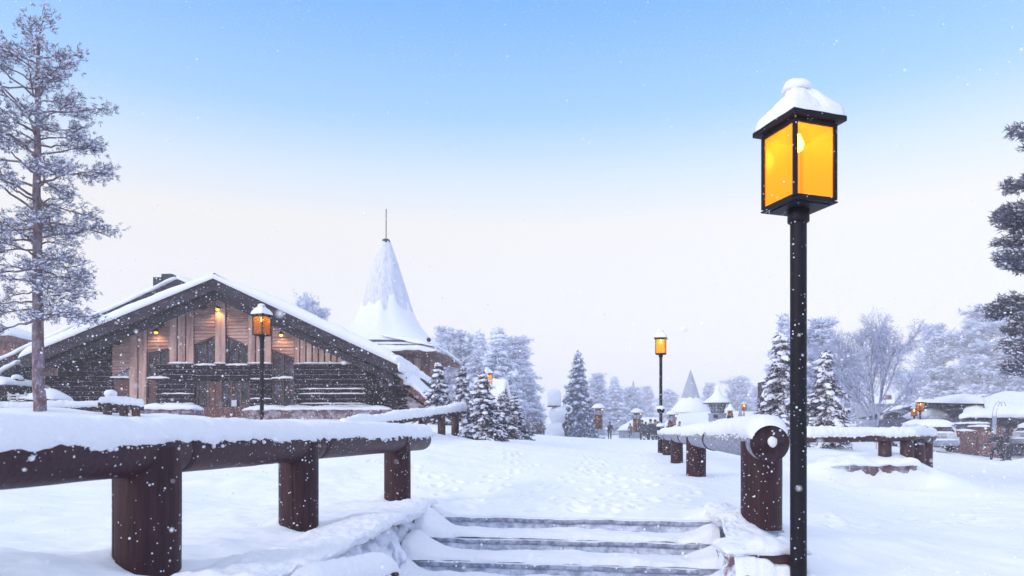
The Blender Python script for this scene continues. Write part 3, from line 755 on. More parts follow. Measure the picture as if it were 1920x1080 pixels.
street_lamp(1725.5, 40, 771, R(10), 'small amber lamp beyond the short railing, the brighter of a close pair', lit='amber_dim')
street_lamp(1714, 48, 780, R(40), 'small dim lamp just left of and behind its brighter twin by the low cottage', lit='amber_dim')
street_lamp(1395, 62, 769, R(15), 'tiny lamp on a thin pole beside the grey tent, far behind the railing', lit='amber_dim')
street_lamp(914, 31, 722, R(30), 'black lamp peeping over the snowy fir trees left of the snowman', lit='amber')

# ------------------------------------------------------------------ trees
def snow_spray(mb, rng, pts, dirs, size, mi=1, n_per=1, flat=.42, stretch=1.8):
    n = len(pts)
    if n == 0: return
    f = frames(dirs+rng.normal(0, .15, (n, 3)))
    sz = size*(.5+rng.rand(n)*.9)
    sc_ = np.stack([sz*stretch, sz, sz*flat], -1)
    mb.inst(IC1[0], IC1[1], f*sc_[:, None, :], pts+np.array([0, 0, 1])*(sz*flat*.45)[:, None], mi)
SPIKE = (np.array([(0, -.10, 0), (0, .10, 0), (1, 0, 0), (.35, 0, .12)]), np.array([(0, 1, 3), (1, 2, 3), (2, 0, 3), (0, 2, 1)]))
def needles(mb, rng, pts, dirs, length, k, spread=.8, mi=0, wide=1.0, up=.15, down=0):
    n = len(pts)
    if n == 0: return
    p = np.repeat(pts, k, 0); d = np.repeat(dirs, k, 0)
    d = d/(np.linalg.norm(d, axis=1)[:, None]+1e-9)+rng.normal(0, spread, (n*k, 3)); d[:, 2] += up-down
    f = frames(d); l = length*(.5+rng.rand(n*k)*.8)
    sc_ = np.stack([l, l*wide, l*wide], -1)
    mb.inst(SPIKE[0], SPIKE[1], f*sc_[:, None, :], p+rng.normal(0, length*.25, (n*k, 3)), mi)

def fir(name, h, rb, seed, droop=.35, tiers=16, per=9, needle='needle_fir', snow='tree_snow', bark='bark', nl=.16, lights=0, gap=.0, snowamt=1.0, top=.0, k=5, shape=.9):
    """snow-laden fir: mesh data for trunk, crown, lights, built at the origin"""
    rng = np.random.RandomState(seed); tr = MB(); cr_ = MB(); li = []
    zz = np.linspace(-.25, h, 10); tr.tube(np.stack([.02*np.sin(zz*2), .02*np.cos(zz*1.7), zz], -1), np.linspace(h*.022+.02, .008, 10), 8)
    NP, ND, SP, SD = [], [], [], []; SS = []
    for ti in range(tiers):
        f_ = ti/(tiers-1); z0 = h*(.06+.90*f_**.92)
        ln = rb*((1-f_)**shape*.95+.06)
        nb = max(4, int(per*(1-f_*.55)))
        for b_ in range(nb):
            a = b_*2*math.pi/nb+ti*1.37+rng.normal(0, .25); L_ = ln*(.62+.60*rng.rand())
            if rng.rand() < gap: L_ *= .45
            m_ = max(4, int(L_/nl*1.6)); s_ = np.linspace(.12, 1, m_)
            rise = .18*(1-2*f_)*0+.10
            out = L_*s_; zc_ = z0+rng.normal(0, h*.012)+L_*(rise*s_-(droop*(1-.4*f_))*s_**1.8)
            ca, sa = math.cos(a), math.sin(a)
            pts = np.stack([ca*out, sa*out, zc_], -1)
            tr.tube(pts[[0, m_//2, m_-1]], [.012+.008*L_, .008, .004], 4, caps=False)
            # side sprigs along the limb
            for j in range(m_):
                w = L_*.42*(1-abs(s_[j]-.45)*1.1)*(.7+.5*rng.rand())
                kk = max(1, int(w/nl*1.5))
                for sg in (-1, 1):
                    for q in range(kk):
                        o_ = sg*(q+.3)/kk*w
                        p_ = pts[j]+np.array([-sa*o_+ca*abs(o_)*.35, ca*o_+sa*abs(o_)*.35, -abs(o_)*.30*droop*2+rng.normal(0, .02)])
                        dr = np.array([ca-sa*sg*.9, sa+ca*sg*.9, -.25-droop*.5])
                        NP.append(p_); ND.append(dr)
                        if rng.rand() < .62*snowamt: SP.append(p_+np.array([0, 0, nl*.10])); SD.append(dr); SS.append(.8)
                if rng.rand() < .8*snowamt: SP.append(pts[j]+np.array([0, 0, nl*.22])); SD.append(np.array([ca, sa, -.3*droop])); SS.append(1.15)
            if lights and rng.rand() < lights: li.append(pts[-1]*np.array([1.02, 1.02, 1])+np.array([0, 0, -.03]))
    NP = np.array(NP); ND = np.array(ND); SP = np.array(SP); SD = np.array(SD)
    needles(cr_, rng, NP, ND, nl*1.15, k, .55, 0, 1.5, 0, .25)
    n = len(SP); f = frames(SD+rng.normal(0, .2, (n, 3))); sz = nl*.50*np.array(SS)*(.45+rng.rand(n)**1.5*1.2)
    sc_ = np.stack([sz*1.9, sz*1.15, sz*.62], -1); tv = IC1[0]*(1+.0)
    cr_.inst(tv, IC1[1], f*sc_[:, None, :], SP, 1)
    # leader
    needles(cr_, rng, np.stack([np.zeros(12), np.zeros(12), np.linspace(h*.9, h, 12)], -1), np.tile([0, 0, 1.], (12, 1)), nl*.9, 5, .7, 0, 1.4)
    snow_spray(cr_, rng, np.stack([np.zeros(5), np.zeros(5), np.linspace(h*.9, h, 5)], -1), np.tile([.2, 0, 1.], (5, 1)), nl*.3)
    out = {'trunk': (tr.mesh('trunk', M[bark], True)), 'crown': (cr_.mesh('crown', [M[needle], M[snow]], False))}
    if li:
        lm = MB(); li = np.array(li); lm.inst(OCT[0], OCT[1], np.tile(np.eye(3)[None]*.016, (len(li), 1, 1)), li); out['fairy_lights'] = lm.mesh('fairy_lights', M['string'])
    return out
def plant(kind, meshes, px, d, label, group, scale=1., rz=0., ground=None, name='fir_tree', sink=.0):
    x = X(px, d); g = hz(x, d) if ground is None else ground
    t = thing(name, label, 'tree', (x, d, g-sink), rz, group); t.scale = (scale,)*3 if np.isscalar(scale) else scale
    for k_, me in meshes.items(): link(k_, me, t)
    return t

def bend(pts, amp, rng):
    n = len(pts); w = np.cumsum(rng.normal(0, 1, (n, 3)), 0)*amp; w -= w[0]; return pts+w
def pine(h, seed, rad, crown0=.25, nlimb=46, needle='needle', snow='tree_snow', bark='bark', nl=.16, tr_r=.17, kneed=9, snowk=.9, prof=None, dens=1.0, up=.35, clump=.35, dead=True, snsz=.42, ss=(1.5, .5), trunk_top=.03, vs=.42):
    rng = np.random.RandomState(seed); tr = MB(); cr_ = MB()
    zz = np.linspace(-.3, h, 26); bx_ = np.cumsum(rng.normal(0, .012*h/10, 26)); by_ = np.cumsum(rng.normal(0, .012*h/10, 26))
    bx_ -= bx_[0]; by_ -= by_[0]
    tp = np.stack([bx_, by_, zz], -1)
    tr.tube(tp, tr_r*(1-(zz-zz[0])/(h-zz[0]))**.75+trunk_top, 14)
    NP, ND = [], []
    prof = prof or (lambda f: math.sin(math.pi*min(1, .15+f*.85))**.6)
    for i in range(nlimb):
        f_ = (i+rng.rand()*.6)/nlimb; z0 = h*(crown0+(1-crown0)*f_*.985)
        base = np.array([np.interp(z0, zz, bx_), np.interp(z0, zz, by_), z0])
        a = i*2.399+rng.normal(0, .4); L_ = rad*prof(f_)*(.6+.55*rng.rand())
        m_ = 10; s_ = np.linspace(0, 1, m_)
        ca, sa = math.cos(a), math.sin(a); u_ = up*(.3+f_*1.2)+rng.normal(0, .20)
        pts = base+np.stack([ca*L_*s_, sa*L_*s_, L_*(u_*s_-.35*(1-f_)*s_**2*1.2)], -1)
        pts = bend(pts, L_*.022, rng)
        r0 = (.018+.022*L_*(1-f_*.5))*tr_r/.17
        tr.tube(pts, np.linspace(r0, .008, m_), 6, caps=False)
        nsub = int(5+L_*4*dens)
        for j in range(nsub):
            sj = .35+.65*rng.rand()**.7 if dead else .2+.8*rng.rand()
            p0 = np.array([np.interp(sj, s_, pts[:, q]) for q in range(3)])
            aa = a+rng.choice([-1, 1])*(.4+.7*rng.rand()); l2 = L_*(.18+.26*rng.rand())*(1.15-sj*.5)
            e = p0+np.array([math.cos(aa)*l2, math.sin(aa)*l2, l2*(.10+.35*rng.rand())])
            mid = (p0+e)/2+rng.normal(0, l2*.08, 3)
            tr.tube([p0, mid, e], [.012*tr_r/.17, .008, .004], 4, caps=False)
            nc = max(3, int(l2/clump*5*dens))
            tq = .30+.75*rng.rand(nc)
            c_ = p0+(e-p0)*tq[:, None]+rng.normal(0, clump*.42, (nc, 3))*np.array([1, 1, vs])
            NP.append(c_); ND.append(np.tile(np.array([math.cos(aa), math.sin(aa), .25]), (nc, 1)))
    NP = np.concatenate(NP); ND = np.concatenate(ND)
    needles(cr_, rng, NP, ND, nl, kneed, .75, 0, 1.1, .18)
    sel = rng.rand(len(NP)) < snowk
    snow_spray(cr_, rng, NP[sel]+np.array([0, 0, nl*.15]), ND[sel], nl*snsz, 1, 1, ss[1], ss[0])
    return {'trunk': tr.mesh('trunk', M[bark], True), 'crown': cr_.mesh('crown', [M[needle], M[snow]], False)}

# tall pine on the left
tall = pine(9.85, 11, 1.60, .25, 84, nl=.095, kneed=7, snowk=1.0, tr_r=.125, clump=.26, snsz=.38, ss=(1.5, .45), dens=1.15, vs=.85,
            prof=lambda f: (.72+.9*f if f < .35 else 1.04) if f < .62 else 1.04-1.35*(f-.62))
plant('pine', tall, 76, 18, 'tall snow laden pine rising above everything at the left edge', 'trees', name='pine_tree', ground=1.85)

# big pine crown reaching in from the right edge
right = pine(11, 23, 2.25, .40, 84, nl=.15, kneed=11, snowk=.9, tr_r=.16, clump=.24, vs=.6, snsz=.36, ss=(1.4, .45), dens=1.9, needle='needle_dark', prof=lambda f: (1.02-.5*f if f > .22 else .7), dead=False)
plant('pine', right, 2018, 19, 'dark snow dusted pine bough mass cut off by the right edge', 'trees', name='pine_tree', ground=-1.1)

# small decorated firs
f1 = fir('fir', 2.0, .66, 3, lights=.35, nl=.105, tiers=13, per=8, k=6, droop=.5, gap=.2)
f2 = fir('fir', 2.0, .64, 4, lights=.35, nl=.105, tiers=12, per=8, droop=.6, k=6, gap=.2)
G1 = 'young firs with fairy lights beside the small railing'
def at_fir(meshes, px, ytop, ybot, d, label, group, h=2.0, wide=1., rz=0.):
    g = Z(ybot, d); s_ = (Z(ytop, d)-g)/h
    return plant('fir', meshes, px, d, label, group, (s_*wide, s_*wide, s_), rz, ground=g)
at_fir(f1, 821, 681, 808, 22, 'snowy young fir against the lodge corner, left one of the pair behind the small railing', G1)
at_fir(f2, 868, 686, 812, 23.5, 'slim snowy young fir between two others, behind the end of the small railing', G1, wide=.8, rz=1.)
at_fir(f1, 907, 700, 830, 18.0, 'snowy young fir in front of the small white gabled hut, front of its clump', G1, wide=1.12, rz=2.)
at_fir(f2, 943, 738, 826, 20.5, 'low bushy snowy fir directly right of the front fir', G1, wide=1.3, rz=.5)
at_fir(f1, 965, 742, 822, 21.5, 'rightmost snowy fir of the lit clump by the plaza', G1, wide=1.2, rz=3.)
f3 = fir('fir', 4.2, 1.30, 8, lights=.12, nl=.20, tiers=14, per=8, gap=.25, k=6, droop=.58)
G2 = 'large snowy firs behind the terrace'
at_fir(f3, 1465, 628, 828, 27, 'snow laden fir just left of the big lamp pole', G2, 4.2, 1.0)
at_fir(f3, 1548, 660, 828, 26, 'snow laden fir with fairy lights just right of the big lamp pole', G2, 4.2, 1.05, 2.2)
# frosted background trees
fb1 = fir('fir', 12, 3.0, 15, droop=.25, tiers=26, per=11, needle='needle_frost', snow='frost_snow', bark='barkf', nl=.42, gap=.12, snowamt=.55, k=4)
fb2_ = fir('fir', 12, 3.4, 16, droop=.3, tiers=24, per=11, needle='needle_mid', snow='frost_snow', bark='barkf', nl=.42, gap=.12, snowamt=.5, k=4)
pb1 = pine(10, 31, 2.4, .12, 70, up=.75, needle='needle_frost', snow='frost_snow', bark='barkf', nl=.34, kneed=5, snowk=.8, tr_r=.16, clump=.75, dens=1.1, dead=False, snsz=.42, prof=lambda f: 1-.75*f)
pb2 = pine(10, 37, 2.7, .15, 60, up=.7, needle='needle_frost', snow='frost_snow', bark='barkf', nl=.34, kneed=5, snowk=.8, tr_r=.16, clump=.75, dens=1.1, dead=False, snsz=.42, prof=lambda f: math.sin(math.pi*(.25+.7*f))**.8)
GB = 'frosted trees beyond the square'
def bt(me, h, px, ytop, ybot, d, label, wide=1., rz=0, nm='fir_tree'):
    g = Z(ybot, d); s_ = (Z(ytop, d)-g)/h
    plant('b', me, px, d, label, GB, (s_*wide, s_*wide, s_), rz, ground=g, name=nm)
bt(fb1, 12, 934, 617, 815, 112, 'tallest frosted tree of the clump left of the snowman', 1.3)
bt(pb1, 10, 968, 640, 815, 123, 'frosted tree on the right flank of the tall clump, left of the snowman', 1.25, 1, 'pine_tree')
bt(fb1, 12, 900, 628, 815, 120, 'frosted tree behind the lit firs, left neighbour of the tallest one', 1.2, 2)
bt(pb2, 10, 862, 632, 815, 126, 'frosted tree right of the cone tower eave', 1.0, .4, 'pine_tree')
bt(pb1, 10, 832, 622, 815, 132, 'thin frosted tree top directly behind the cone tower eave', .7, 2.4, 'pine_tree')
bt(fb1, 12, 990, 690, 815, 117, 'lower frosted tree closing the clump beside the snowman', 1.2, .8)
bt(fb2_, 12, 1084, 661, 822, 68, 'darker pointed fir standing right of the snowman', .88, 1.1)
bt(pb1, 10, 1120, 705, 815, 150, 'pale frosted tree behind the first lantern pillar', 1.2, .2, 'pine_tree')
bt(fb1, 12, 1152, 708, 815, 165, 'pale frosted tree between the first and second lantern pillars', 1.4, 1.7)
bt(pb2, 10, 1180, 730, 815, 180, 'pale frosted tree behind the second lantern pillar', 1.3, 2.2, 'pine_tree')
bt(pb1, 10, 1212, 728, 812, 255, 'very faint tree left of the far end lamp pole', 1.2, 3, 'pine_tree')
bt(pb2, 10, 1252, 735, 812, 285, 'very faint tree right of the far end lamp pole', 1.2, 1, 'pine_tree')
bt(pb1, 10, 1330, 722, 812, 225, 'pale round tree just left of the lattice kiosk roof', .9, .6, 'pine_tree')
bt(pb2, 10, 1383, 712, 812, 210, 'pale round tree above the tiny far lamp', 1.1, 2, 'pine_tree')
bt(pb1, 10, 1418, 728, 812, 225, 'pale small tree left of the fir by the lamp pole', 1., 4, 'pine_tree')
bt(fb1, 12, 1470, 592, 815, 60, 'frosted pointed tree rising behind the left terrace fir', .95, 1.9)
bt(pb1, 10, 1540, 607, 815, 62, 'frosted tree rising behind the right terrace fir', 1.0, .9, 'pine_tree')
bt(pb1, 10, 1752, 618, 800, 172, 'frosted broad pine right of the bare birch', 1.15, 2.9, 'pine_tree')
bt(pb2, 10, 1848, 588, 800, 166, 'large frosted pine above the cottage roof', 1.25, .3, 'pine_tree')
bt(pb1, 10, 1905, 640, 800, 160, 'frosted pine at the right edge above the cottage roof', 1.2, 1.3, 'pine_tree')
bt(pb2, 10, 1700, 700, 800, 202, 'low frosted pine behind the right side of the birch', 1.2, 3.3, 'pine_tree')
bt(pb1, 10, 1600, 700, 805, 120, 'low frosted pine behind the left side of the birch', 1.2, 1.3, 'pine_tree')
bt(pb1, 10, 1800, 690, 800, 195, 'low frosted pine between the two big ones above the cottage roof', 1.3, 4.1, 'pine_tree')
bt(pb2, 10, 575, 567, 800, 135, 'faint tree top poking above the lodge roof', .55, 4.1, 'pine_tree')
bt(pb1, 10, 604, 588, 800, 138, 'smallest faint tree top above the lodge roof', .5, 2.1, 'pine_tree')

# bare frosted birch
def birch(h, seed):
    rng = np.random.RandomState(seed); mb = MB(); tw = MB()
    cnt = [0]
    def grow(p, d, L_, r, lev):
        n = 6; pts = [p]; dd_ = d
        for i in range(n):
            dd_ = dd_+rng.normal(0, .10, 3)+np.array([0, 0, .05 if lev < 3 else -.06]); dd_ /= np.linalg.norm(dd_)
            pts.append(pts[-1]+dd_*L_/n)
        pts = np.array(pts); (mb if lev < 2 else tw).tube(pts, np.linspace(r, r*.55, n+1), 6 if lev < 2 else 3, caps=False)
        if lev >= 4: return
        k = {0: 10, 1: 8, 2: 7, 3: 5}[lev]
        for j in range(k):
            q = .25+.75*(j+rng.rand())/k; i = min(n, int(q*n)); b_ = pts[i]
            ax = rng.normal(0, 1, 3); ax -= dd_*ax.dot(dd_); ax /= np.linalg.norm(ax)
            ang = .45+.35*rng.rand(); nd = dd_*math.cos(ang)+ax*math.sin(ang)
            if lev < 2: nd[2] = abs(nd[2])*.8+.25; nd /= np.linalg.norm(nd)
            grow(b_, nd, L_*(.42+.22*rng.rand())*(1.15-.35*q), max(r*.50, .012), lev+1)
    for dx in (-.10, .12, .02): grow(np.array([dx, 0, -.2]), np.array([dx*1.6, rng.normal(0, .06), 1.]), h*.78, .13, 0)
    return {'trunk': mb.mesh('trunk', M['barkf'], True), 'crown': tw.mesh('crown', M['birch_twig'], False)}
M['birch_twig'] = simple('frosted_twig', (.34, .38, .54), .8, (.52, .57, .75), 2, None, 0)
bi = birch(10, 5)
g = Z(808, 44); t = plant('birch', bi, 1640, 44, 'bare frosted birch with fine spreading twigs beyond the terrace', 'trees', (Z(572, 44)-g)/11.0, 0.5, g, 'birch_tree'); t['category'] = 'tree'
# snow bushes
def bush(px, d, ybot, w, h, label, seed, needle='needle_mid'):
    x = X(px, d); g = Z(ybot, d); t = thing('bush', label, 'bush', (x, d, g), 0, 'snow covered bushes')
    rng = np.random.RandomState(seed); mb = MB(); n = 260
    v = rng.normal(0, 1, (n, 3)); v /= np.linalg.norm(v, axis=1)[:, None]; v[:, 2] = np.abs(v[:, 2])
    p = v*np.array([w/2, w/2, h])*(.6+.4*rng.rand(n))[:, None]
    needles(mb, rng, p, v, w*.18, 7, .6, 0, 1.3); snow_spray(mb, rng, p*np.array([1, 1, 1.05]), v, w*.055, 1, 1, .6, 1.3)
    mb.obj('foliage', [M[needle], M['tree_snow']], t)
bush(1100, 62, 821, 2.0, 1.5, 'grey snow flecked bush below the dark fir beside the snowman', 3)
bush(1079, 64.5, 821, 1.4, 1.0, 'low snowy bush directly right of the snowman', 4)
bush(1000, 74, 820, 2.6, 1.7, 'dark hedge clump left of the snowman', 5, 'needle')

# ------------------------------------------------------------------ timber lodge
D = 33.0
fx = lambda px: X(px, D)
fz = lambda py: Z(py, D)
LG = thing('timber_lodge', 'broad timber lodge with snowy gable roof, dark logs below and pale boards above', 'lodge', (fx(400), D, fz(790)))
def roofz(px, off=0):
    """underside of the gable roof at the facade, in photo rows"""
    return (547+(400-px)*.405 if px < 400 else 547+(px-400)*.455)+off
# dark log wall, whole front: stacked round logs
def log_wall(mb, x0, x1, z0, z1, y, dia=.24, depth=.12, top=None, mi=0):
    """rows of half round logs; top(x) optionally clips a row's ends under the roof"""
    n = int(round((z1-z0)/dia)); dz = (z1-z0)/n
    for i in range(n):
        za = z0+i*dz; a0, a1 = x0, x1
        if top:
            xs = np.linspace(x0, x1, 200); ok = np.array([top(q) > za+dz for q in xs])
            if not ok.any(): continue
            a0, a1 = xs[ok][0], xs[ok][-1]
        xs = np.linspace(a0, a1, 16); ang = np.linspace(-math.pi/2, math.pi/2, 7)
        A, S_ = np.meshgrid(ang, xs, indexing='ij')
        w = 1+.08*fbm(np.stack([S_*.8, A*0+i, A*0+y], -1), 2, i)
        g = np.stack([S_, y-np.cos(A)*depth*w, za+dz/2+np.sin(A)*dz/2*1.02], -1); mb.grid(g, mi, flip=True)
        for e in (0, -1):
            row = g[:, e]; c = row.mean(0); v = np.concatenate([row, [c+np.array([0, depth*.5, 0])]])
            mb.add(v, tris=[[j, j+1, len(row)] if e == 0 else [j+1, j, len(row)] for j in range(len(row)-1)], mi=mi)
wallz1 = fz(683)
def rooftop(x):
    px = x*F/D+960; return fz(roofz(px, 4))
mb = MB()
log_wall(mb, fx(62), fx(212), fz(790), fz(620), D+.05, top=rooftop); part(mb, 'log_wall', M['darklog'], LG, True)
for a_, b_ in ((295, 366), (470, 510), (552, 690)):
    mb = MB(); log_wall(mb, fx(a_), fx(b_), fz(784), fz(683), D, top=rooftop); part(mb, 'log_wall', M['darklog'], LG, True)
mb = MB(); log_wall(mb, fx(366), fx(470), fz(713), fz(683), D-.02); part(mb, 'lintel_logs', M['darklog'], LG, True)
# corner posts of crossed logs, right
mb = MB()
for i in range(11):
    z = fz(784)+i*.245
    mb.tube([(fx(693), D-.35, z+.12), (fx(693), D+.3, z+.12)], .12, 10)
part(mb, 'log_corner', M['darklog'], LG, True)
# backing wall, dark, under the whole gable
pk_, el_, er_ = [(X(a, 31.5), Z(b, 31.5)) for a, b in ((400, 523), (38, 671), (744, 684))]
under_ = lambda x: pk_[1]-.2+((el_ if x < pk_[0] else er_)[1]-pk_[1])*(x-pk_[0])/((el_ if x < pk_[0] else er_)[0]-pk_[0])
poly = [(fx(60), fz(786)), (fx(742), fz(786)), (fx(742), under_(fx(742))), (pk_[0], pk_[1]-.2), (fx(60), under_(fx(60)))]
mb = MB(); mb.prism(poly[::-1], D+.22, D+.4); part(mb, 'backing_wall', M['soffit'], LG)
# side and rear of the building
mb = MB(); mb.bx(fx(60), fx(742), D+.4, D+15, fz(786), fz(690)); part(mb, 'rear_body', M['darklog'], LG)
# upper facade: clapboards
def clap(x0, x1, zlo0, zlo1, y, dz=.16):
    mb = MB(); z = min(zlo0, zlo1); top = max(rooftop(x0), rooftop(x1), rooftop((x0+x1)/2))
    i = 0
    while z < top:
        xs = np.linspace(x0, x1, 24); lo = zlo0+(zlo1-zlo0)*(xs-x0)/(x1-x0); hi = np.array([rooftop(q) for q in xs])
        a = np.clip(z, lo, hi); b_ = np.clip(z+dz, lo, hi)
        g = np.array([np.stack([xs, np.full(24, y-.07), a+(b_-a)*.16], -1), np.stack([xs, np.full(24, y-.02), b_], -1)]); mb.grid(g, flip=True)
        g = np.array([np.stack([xs, np.full(24, y+.03), a], -1), np.stack([xs, np.full(24, y-.07), a+(b_-a)*.16], -1)]); mb.grid(g, flip=True)
        z += dz; i += 1
    return mb
panels = [(212, 245, 706, 690), (278, 319, 662, 653), (366, 405, 645, 630), (426, 466, 630, 648), (511, 552, 655, 671)]
for a, b_, l0, l1 in panels:
    part(clap(fx(a), fx(b_), fz(l0), fz(l1), D-.02), 'clapboard_panel', M['clap'], LG)
mb = clap(fx(160), fx(212), fz(686), fz(686), D+.1); part(mb, 'clapboard_panel', M['redwood'], LG)
# vertical boards
def boards(px0, px1, zb, n, y, m_, name='board_panel', topoff=4, gap=.035, rough=0, rnd=False):
    mb = MB(); rng = np.random.RandomState(int(px0))
    x0, x1 = fx(px0), fx(px1); w = (x1-x0)/n
    for i in range(n):
        a = x0+i*w+gap; b_ = x0+(i+1)*w-gap; yy = y-rng.rand()*.03
        za, zb_ = rooftop(a)+fz(0)-fz(topoff-4), rooftop(b_)+fz(0)-fz(topoff-4)
        zt = min(za, zb_)-rng.rand()*rough
        if rnd: 
            zt = (rooftop(a)+rooftop(b_))/2-.10-rng.rand()*.1
            p = [(a, zb), (b_, zb), (b_, zt-.08), (b_-w*.2, zt-.02), (a+w*.3, zt+.02), (a, zt-.05)]
        else: p = [(a, zb), (b_, zb), (b_, zb_), (a, za)]
        mb.prism(p[::-1], yy-.06, y+.05)
    return part(mb, name, m_, LG)
boards(245, 278, fz(784), 2, D-.08, M['wood'])
boards(319, 366, fz(681), 3, D-.06, M['wood'])
boards(405, 426, fz(681), 1, D-.10, M['wood'])
boards(466, 511, fz(681), 3, D-.06, M['wood'])
boards(552, 668, fz(681), 10, D-.06, M['wood'], rnd=True)
# windows
def window(poly, name='window', m_='window', fm='frame', mull=1, sill=None, y=D):
    """poly: 4 photo points bottom-left, bottom-right, top-right, top-left"""
    q = [(fx(a), fz(b_)) for a, b_ in poly]
    mb = MB(); mb.prism(q[::-1], y+.06, y+.10); o = part(mb, name, M[m_], LG)
    mb = MB(); t_ = .045
    for i in range(4):
        a, b_ = np.array(q[i]), np.array(q[(i+1) % 4]); d = b_-a; l = np.linalg.norm(d)
        c = (a+b_)/2; an = math.atan2(d[1], d[0]); ca, sa = math.cos(an), math.sin(an)
        mb.box((c[0], y-.0+.01*(i % 2), c[1]), (l+t_*.9, .10, t_), rot=[[ca, 0, -sa], [0, 1, 0], [sa, 0, ca]])
    for k in range(mull):
        f_ = (k+1)/(mull+1); a = np.array(q[0])*(1-f_)+np.array(q[1])*f_; b_ = np.array(q[3])*(1-f_)+np.array(q[2])*f_
        mb.box(((a[0]+b_[0])/2, y+.02, (a[1]+b_[1])/2), (.035, .06, abs(b_[1]-a[1])-.03))
    fo = part(mb, 'window_frame', M[fm], LG); fo.parent = o
    if sill:
        mb = MB(); s0, s1, sz = sill
        cap(mb, quadbase((fx(s0), y-.20, fz(sz)), (fx(s1), y-.20, fz(sz)), (fx(s1), y+.02, fz(sz)), (fx(s0), y+.02, fz(sz))), .10, 30, 8, s0, 3, .4); fo = part(mb, 'sill_snow', M['snow'], LG, True); fo.parent = o
    return o
window([(368, 684), (405, 684), (405, 631), (368, 646)], sill=(366, 406, 685))
window([(427, 684), (465, 684), (465, 648), (427, 632)], sill=(425, 466, 685))
window([(279, 708), (319, 708), (319, 655), (279, 664)], sill=(278, 320, 709.5))
window([(512, 708), (551, 708), (551, 671), (512, 656)], sill=(511, 552, 709.5))
window([(213, 707), (245, 707), (245, 691), (213, 699)], m_='window_pale', mull=0, sill=(210, 246, 708.5))
window([(512, 763), (551, 763), (551, 713), (512, 713)], mull=1)
# pale panel under the left windows
mb = MB(); mb.bx(fx(213), fx(244), D, D+.1, fz(784), fz(711)); mb.bx(fx(279), fx(295), D-.02, D+.1, fz(770), fz(712)); part(mb, 'lower_panel', M['frame'], LG)
# doors
mb = MB(); mb.bx(fx(368), fx(468), D+.12, D+.18, fz(790), fz(763)); dr = part(mb, 'door', M['redwood'], LG)
mb = MB()
for i in range(10): mb.bx(fx(368+i*10)+.01, fx(378+i*10)-.01, D+.085, D+.12, fz(789.5), fz(764))
for z in (fz(765), fz(777), fz(789)): mb.bx(fx(368), fx(468), D+.06, D+.085, z-.03, z+.03)
o = part(mb, 'door_boards', M['brick'], LG); o.parent = dr
mb = MB(); mb.bx(fx(369), fx(467), D+.14, D+.16, fz(763), fz(714)); o = part(mb, 'door_glass', M['window'], LG); o.parent = dr
mb = MB()
for px in (368.5, 389, 400, 413, 433, 450, 467.5): mb.bx(fx(px)-.04, fx(px)+.04, D+.06, D+.14, fz(764), fz(713))
mb.bx(fx(389), fx(413), D+.09, D+.14, fz(762), fz(716)); mb.bx(fx(450), fx(466), D+.08, D+.14, fz(751), fz(749)); mb.bx(fx(450), fx(466), D+.08, D+.14, fz(763), fz(758))
o = part(mb, 'door_frame', M['frame'], LG); o.parent = dr
mb = MB(); mb.bx(fx(433.5), fx(443), D+.03, D+.055, fz(762), fz(750)); o = part(mb, 'door_notice', M['notice'], LG); o.parent = dr
mb = MB()
for x, y in ((438, 727), (438, 740), (401, 733), (524, 742), (536, 731), (546, 732)): 
    mb.inst(IC1[0], IC1[1], np.eye(3)[None]*.035, [(fx(x), D+.0, fz(y))])
part(mb, 'candle_lights', M['string'], LG)['kind'] = 'stuff'
# ledges of snow along the facade
mb = MB()
for a, b_ in ((319, 366), (405, 426), (466, 511), (552, 668)):
    cap(mb, quadbase((fx(a), D-.28, fz(682)), (fx(b_), D-.28, fz(682)), (fx(b_), D-.02, fz(682)), (fx(a), D-.02, fz(682))), .07, 40, 8, a, 3, .4)
rng = np.random.RandomState(4)
dzl = (fz(683)-fz(784))/int(round((fz(683)-fz(784))/.24))
for a, b_, rows in ((552, 688, (1, 2, 3, 5, 6)), (470, 510, (1, 4, 8)), (295, 366, (1, 3, 5))):
    for r_ in rows:
        z = fz(784)+dzl*r_-.012; c0 = fx(a)+rng.rand()*.3*(b_-a > 60)
        cap(mb, quadbase((c0, D-.105, z), (fx(b_), D-.105, z), (fx(b_), D-.02, z), (c0, D-.02, z)), .055, 60, 5, r_, 2, .6)
part(mb, 'ledge_snow', M['snow'], LG, True)
# stone footing with snow
mb = MB()
def footing(px0, px1, y0, y1, za, zb, seed):
    u, v = np.meshgrid(np.linspace(0, 1, 80), np.linspace(0, 1, 14), indexing='ij')
    g = np.stack([fx(px0)+(fx(px1)-fx(px0))*u, y0+0*u, za+(zb-za)*v], -1); g[..., 1] -= .05*np.abs(fbm(g*4, 3, seed)); mb.grid(g)
    for sx_ in (px0, px1):
        mb.add([(fx(sx_), y0, za), (fx(sx_), y1, za), (fx(sx_), y1, zb), (fx(sx_), y0, zb)], quads=[[0, 1, 2, 3]])
footing(470, 735, D-.9, D, fz(793), fz(769), 3)
part(mb, 'stone_footing', M['stone'], LG)
mb = MB(); cap(mb, quadbase((fx(468), D-1.0, fz(769)), (fx(737), D-1.0, fz(769)), (fx(737), D-.1, fz(769)), (fx(468), D-.1, fz(769))), .22, 120, 20, 3, 1.5, .5, 4, .1)
part(mb, 'footing_snow', M['snow'], LG, True)
